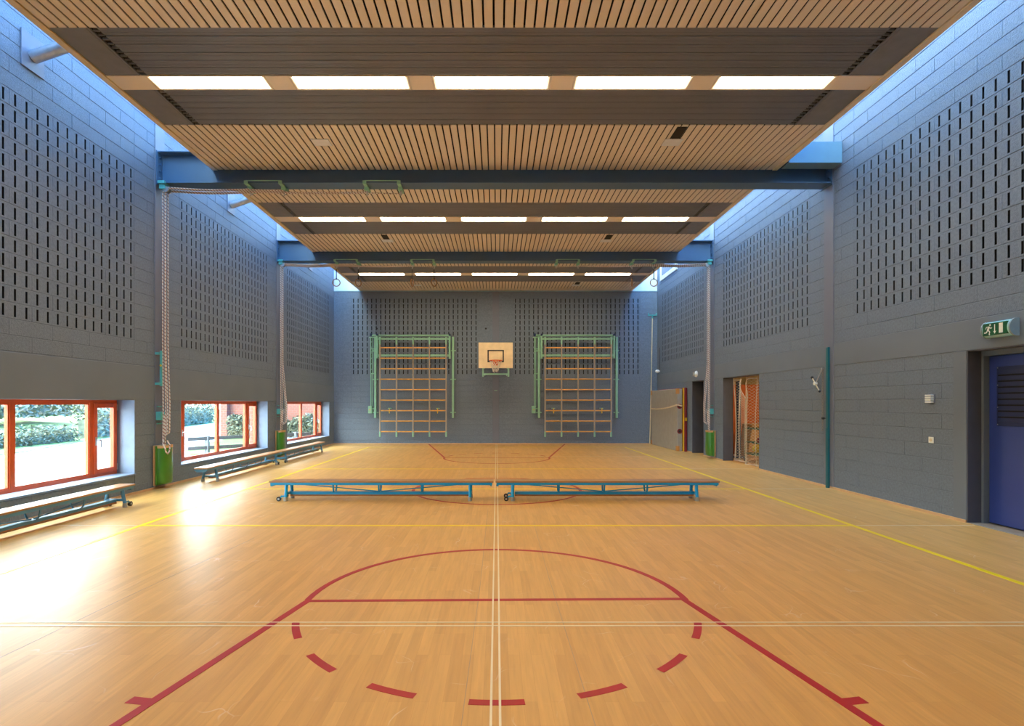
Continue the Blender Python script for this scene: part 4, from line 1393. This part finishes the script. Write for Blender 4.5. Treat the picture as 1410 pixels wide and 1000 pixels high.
obj('hub', MB().cyl((-0.02, 0.085, 0.0), (-0.07, 0.085, 0.0), 0.032, 12), M_signw, t)
obj('link_rod', MB().cyl((-0.045, 0.08, 0.01), (-0.02, -0.06, 0.24), 0.006, 6).cyl((-0.045, 0.06, 0.01), (-0.02, -0.08, 0.24), 0.006, 6), M_steel, t)
t = thing('chain', 'thin dark chain hanging beside the teal rail', 'chain', (XR - 0.012, 9.915, 0.0))
for k in range(36):
    q = MB().torus((-0.012, 0, 0), 0.014, 0.0035, 'x' if k % 2 else 'y', 10, 4)
    q.v = [(p[0], p[1], p[2] * 1.35) for p in q.v]
    o = obj('chain_link', q, M_rubber, t)
    o.location = (0, 0, 1.02 + k * 0.031)
obj('chain_eye', MB().cyl((0, 0, 2.12), (-0.03, 0, 2.12), 0.02, 8), M_steel, t)

# ------------------------------------------------------------------ store room behind the net
st_ = MB()
SX0, SX1, SY0, SY1 = XR + 0.23, 8.9, 10.9, 16.9
sr = srt('store_room', 'small yellow block store room behind the net', (0, 0, 0))
def shell(x0, x1, y0, y1, z0, z1, nm, m):
    obj(nm, MB().box(x0, x1, y0, y1, z0, z1), m, sr)
shell(XR, SX1, SY0, SY1, -0.2, -0.002, 'store_floor', M_skirt)
shell(SX1, SX1 + 0.1, SY0, SY1, 0, 2.7, 'store_wall', M_yblock)
shell(SX0, SX1, SY1, SY1 + 0.1, 0, 2.7, 'store_wall', M_yblock)
shell(SX0, SX1, SY0 - 0.1, SY0, 0, 2.7, 'store_wall', M_yblock)
shell(XR + 0.1, SX1 + 0.1, SY0 - 0.1, SY1 + 0.1, 2.7, 2.8, 'store_ceiling', M_white)
for r in range(4):                                            # courses of the far store wall that show above the mats
    for j in range(7):
        obj('block', MB().cbox(SX0 + 0.01 + j * 0.37 + 0.185 * (r % 2), SX0 + 0.37 + j * 0.37 + 0.185 * (r % 2), SY1 - 0.012, SY1, 1.9 + r * 0.2, 2.09 + r * 0.2, 0.004), M_yblock, sr)
t = thing('ceiling_light', 'plain lit lamp on the store room ceiling', 'light', (7.4, 13.6, 2.62))
obj('frame', MB().box(-0.62, 0.62, -0.12, 0.12, 0.03, 0.08), M_white, t)
obj('diffuser', MB().box(-0.6, 0.6, -0.10, 0.10, 0.0, 0.03), M_lamp, t)
tag(obj('orange_mat', MB().cbox(6.45, 8.2, 16.2, 16.35, 0.0, 2.05, 0.02).cbox(6.45, 8.2, 16.36, 16.5, 0.0, 2.02, 0.02), M_omat), 'tall orange mat standing at the back of the store room', 'mat')
tag(obj('dark_post', MB().cbox(6.56, 6.66, 15.0, 15.1, 0.0, 2.10, 0.01).cbox(6.5, 6.72, 14.93, 15.17, 0, 0.04, 0.01), M_navy), 'dark upright post stored behind the net', 'post')
t = thing('vaulting_box', 'stacked wooden vaulting box in the store room', 'vaulting box', (7.35, 15.5, 0))
for k in range(4):
    w = 0.42 - 0.03 * k
    obj('tier', MB().prism([(-w, 0.02 + k * 0.2), (w, 0.02 + k * 0.2), (w - 0.025, 0.21 + k * 0.2), (-w + 0.025, 0.21 + k * 0.2)], 'y', -0.30, 0.30), M_pine, t)
obj('padded_top', MB().cbox(-0.32, 0.32, -0.31, 0.31, 0.81, 0.92, 0.03), M_leather, t)
t = thing('ball_trolley', 'dark green ball trolley in the store room', 'trolley', (6.75, 13.9, 0))
fr = MB()
for x in (-0.28, 0.28):
    for y in (-0.45, 0.45):
        fr.cyl((x, y, 0.06), (x, y, 0.85), 0.018, 8)
for z in (0.2, 0.5, 0.85):
    fr.box(-0.29, 0.29, -0.46, -0.43, z - 0.015, z + 0.015).box(-0.29, 0.29, 0.43, 0.46, z - 0.015, z + 0.015).box(-0.29, -0.26, -0.43, 0.43, z - 0.015, z + 0.015).box(0.26, 0.29, -0.43, 0.43, z - 0.015, z + 0.015)
obj('cage', fr, mat('trolley_green', (0.02, 0.10, 0.06), 0.5), t)
obj('shelf', MB().box(-0.26, 0.26, -0.43, 0.43, 0.19, 0.21), MATS['trolley_green'], t)
for x in (-0.28, 0.28):
    for y in (-0.45, 0.45):
        obj('castor', MB().tube([(x - 0.015, y, 0.03), (x + 0.015, y, 0.03)], 0.03, 12), M_black, t)
for i, (x, y, z, m, c) in enumerate(((6.72, 13.62, 0.325, M_signw, 'white'), (6.78, 13.92, 0.325, M_omat, 'orange'), (6.70, 14.18, 0.325, M_yellow, 'yellow'), (6.74, 13.80, 0.54, M_signw, 'cream'), (6.76, 14.06, 0.54, M_matred, 'dark red'))):
    tag(obj('ball', MB().sphere((x, y, z), 0.115, 16, 10), m if c != 'cream' else M_strap), c + ' ball in the store room trolley', 'ball', 'balls in the trolley')

# white net across the store opening
def net_obj():
    cols, rows = 40, 58
    W_, Hn = 1.94, 2.0
    X0 = XR + 0.29
    def P(i, j):
        u = i / cols
        v = j / rows
        y = 14.30 - u * W_
        top = 2.10 - 0.55 * max(0.0, 1 - abs(u - 0.30) / 0.16) - 0.22 * max(0.0, 1 - abs(u - 0.78) / 0.12)
        bot = 0.02 + 0.02 * math.sin(u * 9)
        z = bot + (top - bot) * v
        x = X0 + 0.06 * math.sin(u * 26 + 0.6 * math.sin(v * 4)) + 0.03 * math.sin(u * 11)
        return (x, y, z)
    q = MB()
    for i in range(cols):
        for j in range(rows):
            if (i + j) % 2 == 0:
                q.tube([P(i, j), P(i + 1, j + 1)], 0.0032, 3, False)
            else:
                q.tube([P(i + 1, j), P(i, j + 1)], 0.0032, 3, False)
    n_ = tag(obj('goal_net', q, M_netcord), 'white cord net hung across the store room opening', 'net')
    bd_ = MB()
    bd_.tube([P(i, rows) for i in range(cols + 1)], 0.011, 6)
    bd_.tube([P(i, 0) for i in range(cols + 1)], 0.011, 6)
    bd_.tube([P(0, j) for j in range(rows + 1)], 0.011, 6)
    bd_.tube([P(cols, j) for j in range(rows + 1)], 0.011, 6)
    obj('edge_cord', bd_, M_netcord, n_)
    for u in (0, 5, 18, 27, 36):
        p = P(u, rows)
        obj('tie', MB().tube([p, (p[0], p[1], 2.16)], 0.006, 5), M_netcord, n_)
net_obj()

# ------------------------------------------------------------------ outdoors beyond the windows
struct('pavement', MB().box(-70, XL - 0.32, -25, 80, -0.4, ZGROUND), M_pave, 'pale paved yard outside the windows')
bank = MB()
N1, N2 = 44, 10
line = [(-13.5, -25), (-13.8, 6), (-15.2, 17.4), (-17.2, 23.0), (-21, 36), (-26, 60), (-30, 80)]
def bank_x(y):
    for i in range(len(line) - 1):
        if line[i][1] <= y <= line[i + 1][1]:
            f = (y - line[i][1]) / (line[i + 1][1] - line[i][1])
            return line[i][0] + f * (line[i + 1][0] - line[i][0])
    return line[-1][0]
vs, fs = [], []
for i in range(N1 + 1):
    y = -25 + 105 * i / N1
    for j in range(N2 + 1):
        u = j / N2
        x = bank_x(y) - 26 * u
        z = ZGROUND + 0.02 + 1.5 * u ** 0.9 + (random.uniform(-0.06, 0.06) if 0 < j else 0)
        vs.append((x, y, z))
for i in range(N1):
    for j in range(N2):
        a = i * (N2 + 1) + j
        fs.append((a, a + 1, a + N2 + 2, a + N2 + 1))
bank.add(vs, fs, 0, True)
tag(obj('grass_bank', bank, M_bank), 'grassy bank rising beyond the pale yard', 'grass')['kind'] = 'stuff'

def leaf_cloud(pts, size):
    q = MB()
    for p in pts:
        a, b = random.uniform(0, 2 * PI), random.uniform(-1, 1)
        u = Vector((math.cos(a), math.sin(a), b)).normalized() * size * random.uniform(.6, 1.3)
        w = u.cross(Vector((random.uniform(-1, 1), random.uniform(-1, 1), 1))).normalized() * size * 0.5
        P = Vector(p)
        q.add([P - u, P + w, P + u, P - w], [(0, 1, 2, 3)])
    return q
def hedge(name, label, a, b, depth, h, n, size, m=M_hedge, base=ZGROUND):
    pts = []
    A, B = Vector((a[0], a[1], 0)), Vector((b[0], b[1], 0))
    d = (B - A)
    nn = Vector((-d.y, d.x, 0)).normalized()
    for _ in range(n):
        f = random.random()
        s = random.uniform(-.5, .5) * depth
        hh = h * (0.85 + 0.15 * math.sin(f * 23) + 0.1 * math.sin(f * 61))
        z = base + random.random() ** 0.8 * hh
        p = A + d * f + nn * s
        pts.append((p.x, p.y, z))
    o = tag(obj(name, leaf_cloud(pts, size), m), label, 'hedge')
    core = MB()
    core.bar((A.x, A.y, base + h * 0.25), (B.x, B.y, base + h * 0.25), depth * 0.25, h * 0.5)
    obj('inner_twigs', core, m, o)
    return o
hedge('hedge', 'low ragged hedge along the foot of the grassy bank', (-14.2, 6), (-17.8, 23.0), 0.9, 0.75, 9000, 0.07)
hedge('hedge', 'grey green hedge along the far side of the yard', (-18.2, 24.2), (-24.0, 46), 1.4, 1.7, 7000, 0.12)
M_bank2 = mat('dry_scrub', (0.23, 0.195, 0.12), 0.9, var=0.4, scale=3)
hedge('scrub_row', 'dry pale scrub on top of the grassy bank', (-22, 0), (-27, 34), 5.0, 1.1, 12000, 0.16, M_bank2, 0.75)
# lawn with low rail fence
lawn = MB()
vs = [(-9.4, 16.9), (-8.0, 17.2), (-6.6, 17.6), (-6.5, 22), (-8.0, 24.0), (-12.0, 25.0), (-11.5, 21.5), (-10.4, 18.4)]
lawn.prism(vs, 'z', ZGROUND, ZGROUND + 0.03)
tag(obj('lawn', lawn, M_grass), 'bright green lawn patch behind the low rail fence', 'grass')['kind'] = 'stuff'
t = thing('rail_fence', 'low grey rail fence with a pale post beside the lawn', 'fence', (-9.05, 17.2, ZGROUND + 0.03))
obj('post', MB().cbox(-0.06, 0.06, -0.06, 0.06, 0, 0.55, 0.01), M_railp, t)
obj('post', MB().cbox(1.9, 2.02, 2.1, 2.22, 0, 0.55, 0.01), M_railp, t)
for z in (0.18, 0.47):
    obj('rail', MB().bar((-0.35, -0.45, z), (2.35, 2.6, z), 0.06, 0.11), M_railg, t)
t = thing('brick_building', 'red brick building with a slim brick pier beyond the lawn', 'building', (-13.2, 26.8, ZGROUND))
obj('pier', MB().box(-0.16, 0.16, -0.2, 0.15, 0, 4.0), M_brick, t)
obj('wall', MB().box(0.16, 9.0, 0.15, 0.45, 0, 4.0), M_brick, t)
obj('roof_edge', MB().box(-0.4, 9.2, -0.3, 0.7, 4.0, 4.25), M_railg, t)
hedge('hedge', 'dark hedge in front of the brick building', (-12.6, 26.0), (-6.6, 25.6), 0.8, 1.05, 7000, 0.09)
t = thing('brick_pier', 'red brick pier close outside the window with the lawn view', 'pier', (-7.60, 17.0, ZGROUND))
obj('shaft', MB().box(-0.02, 0.14, -0.02, 0.3, 0, 2.2), M_brick, t)
obj('capping', MB().box(-0.05, 0.17, -0.05, 0.33, 2.2, 2.26), M_railg, t)
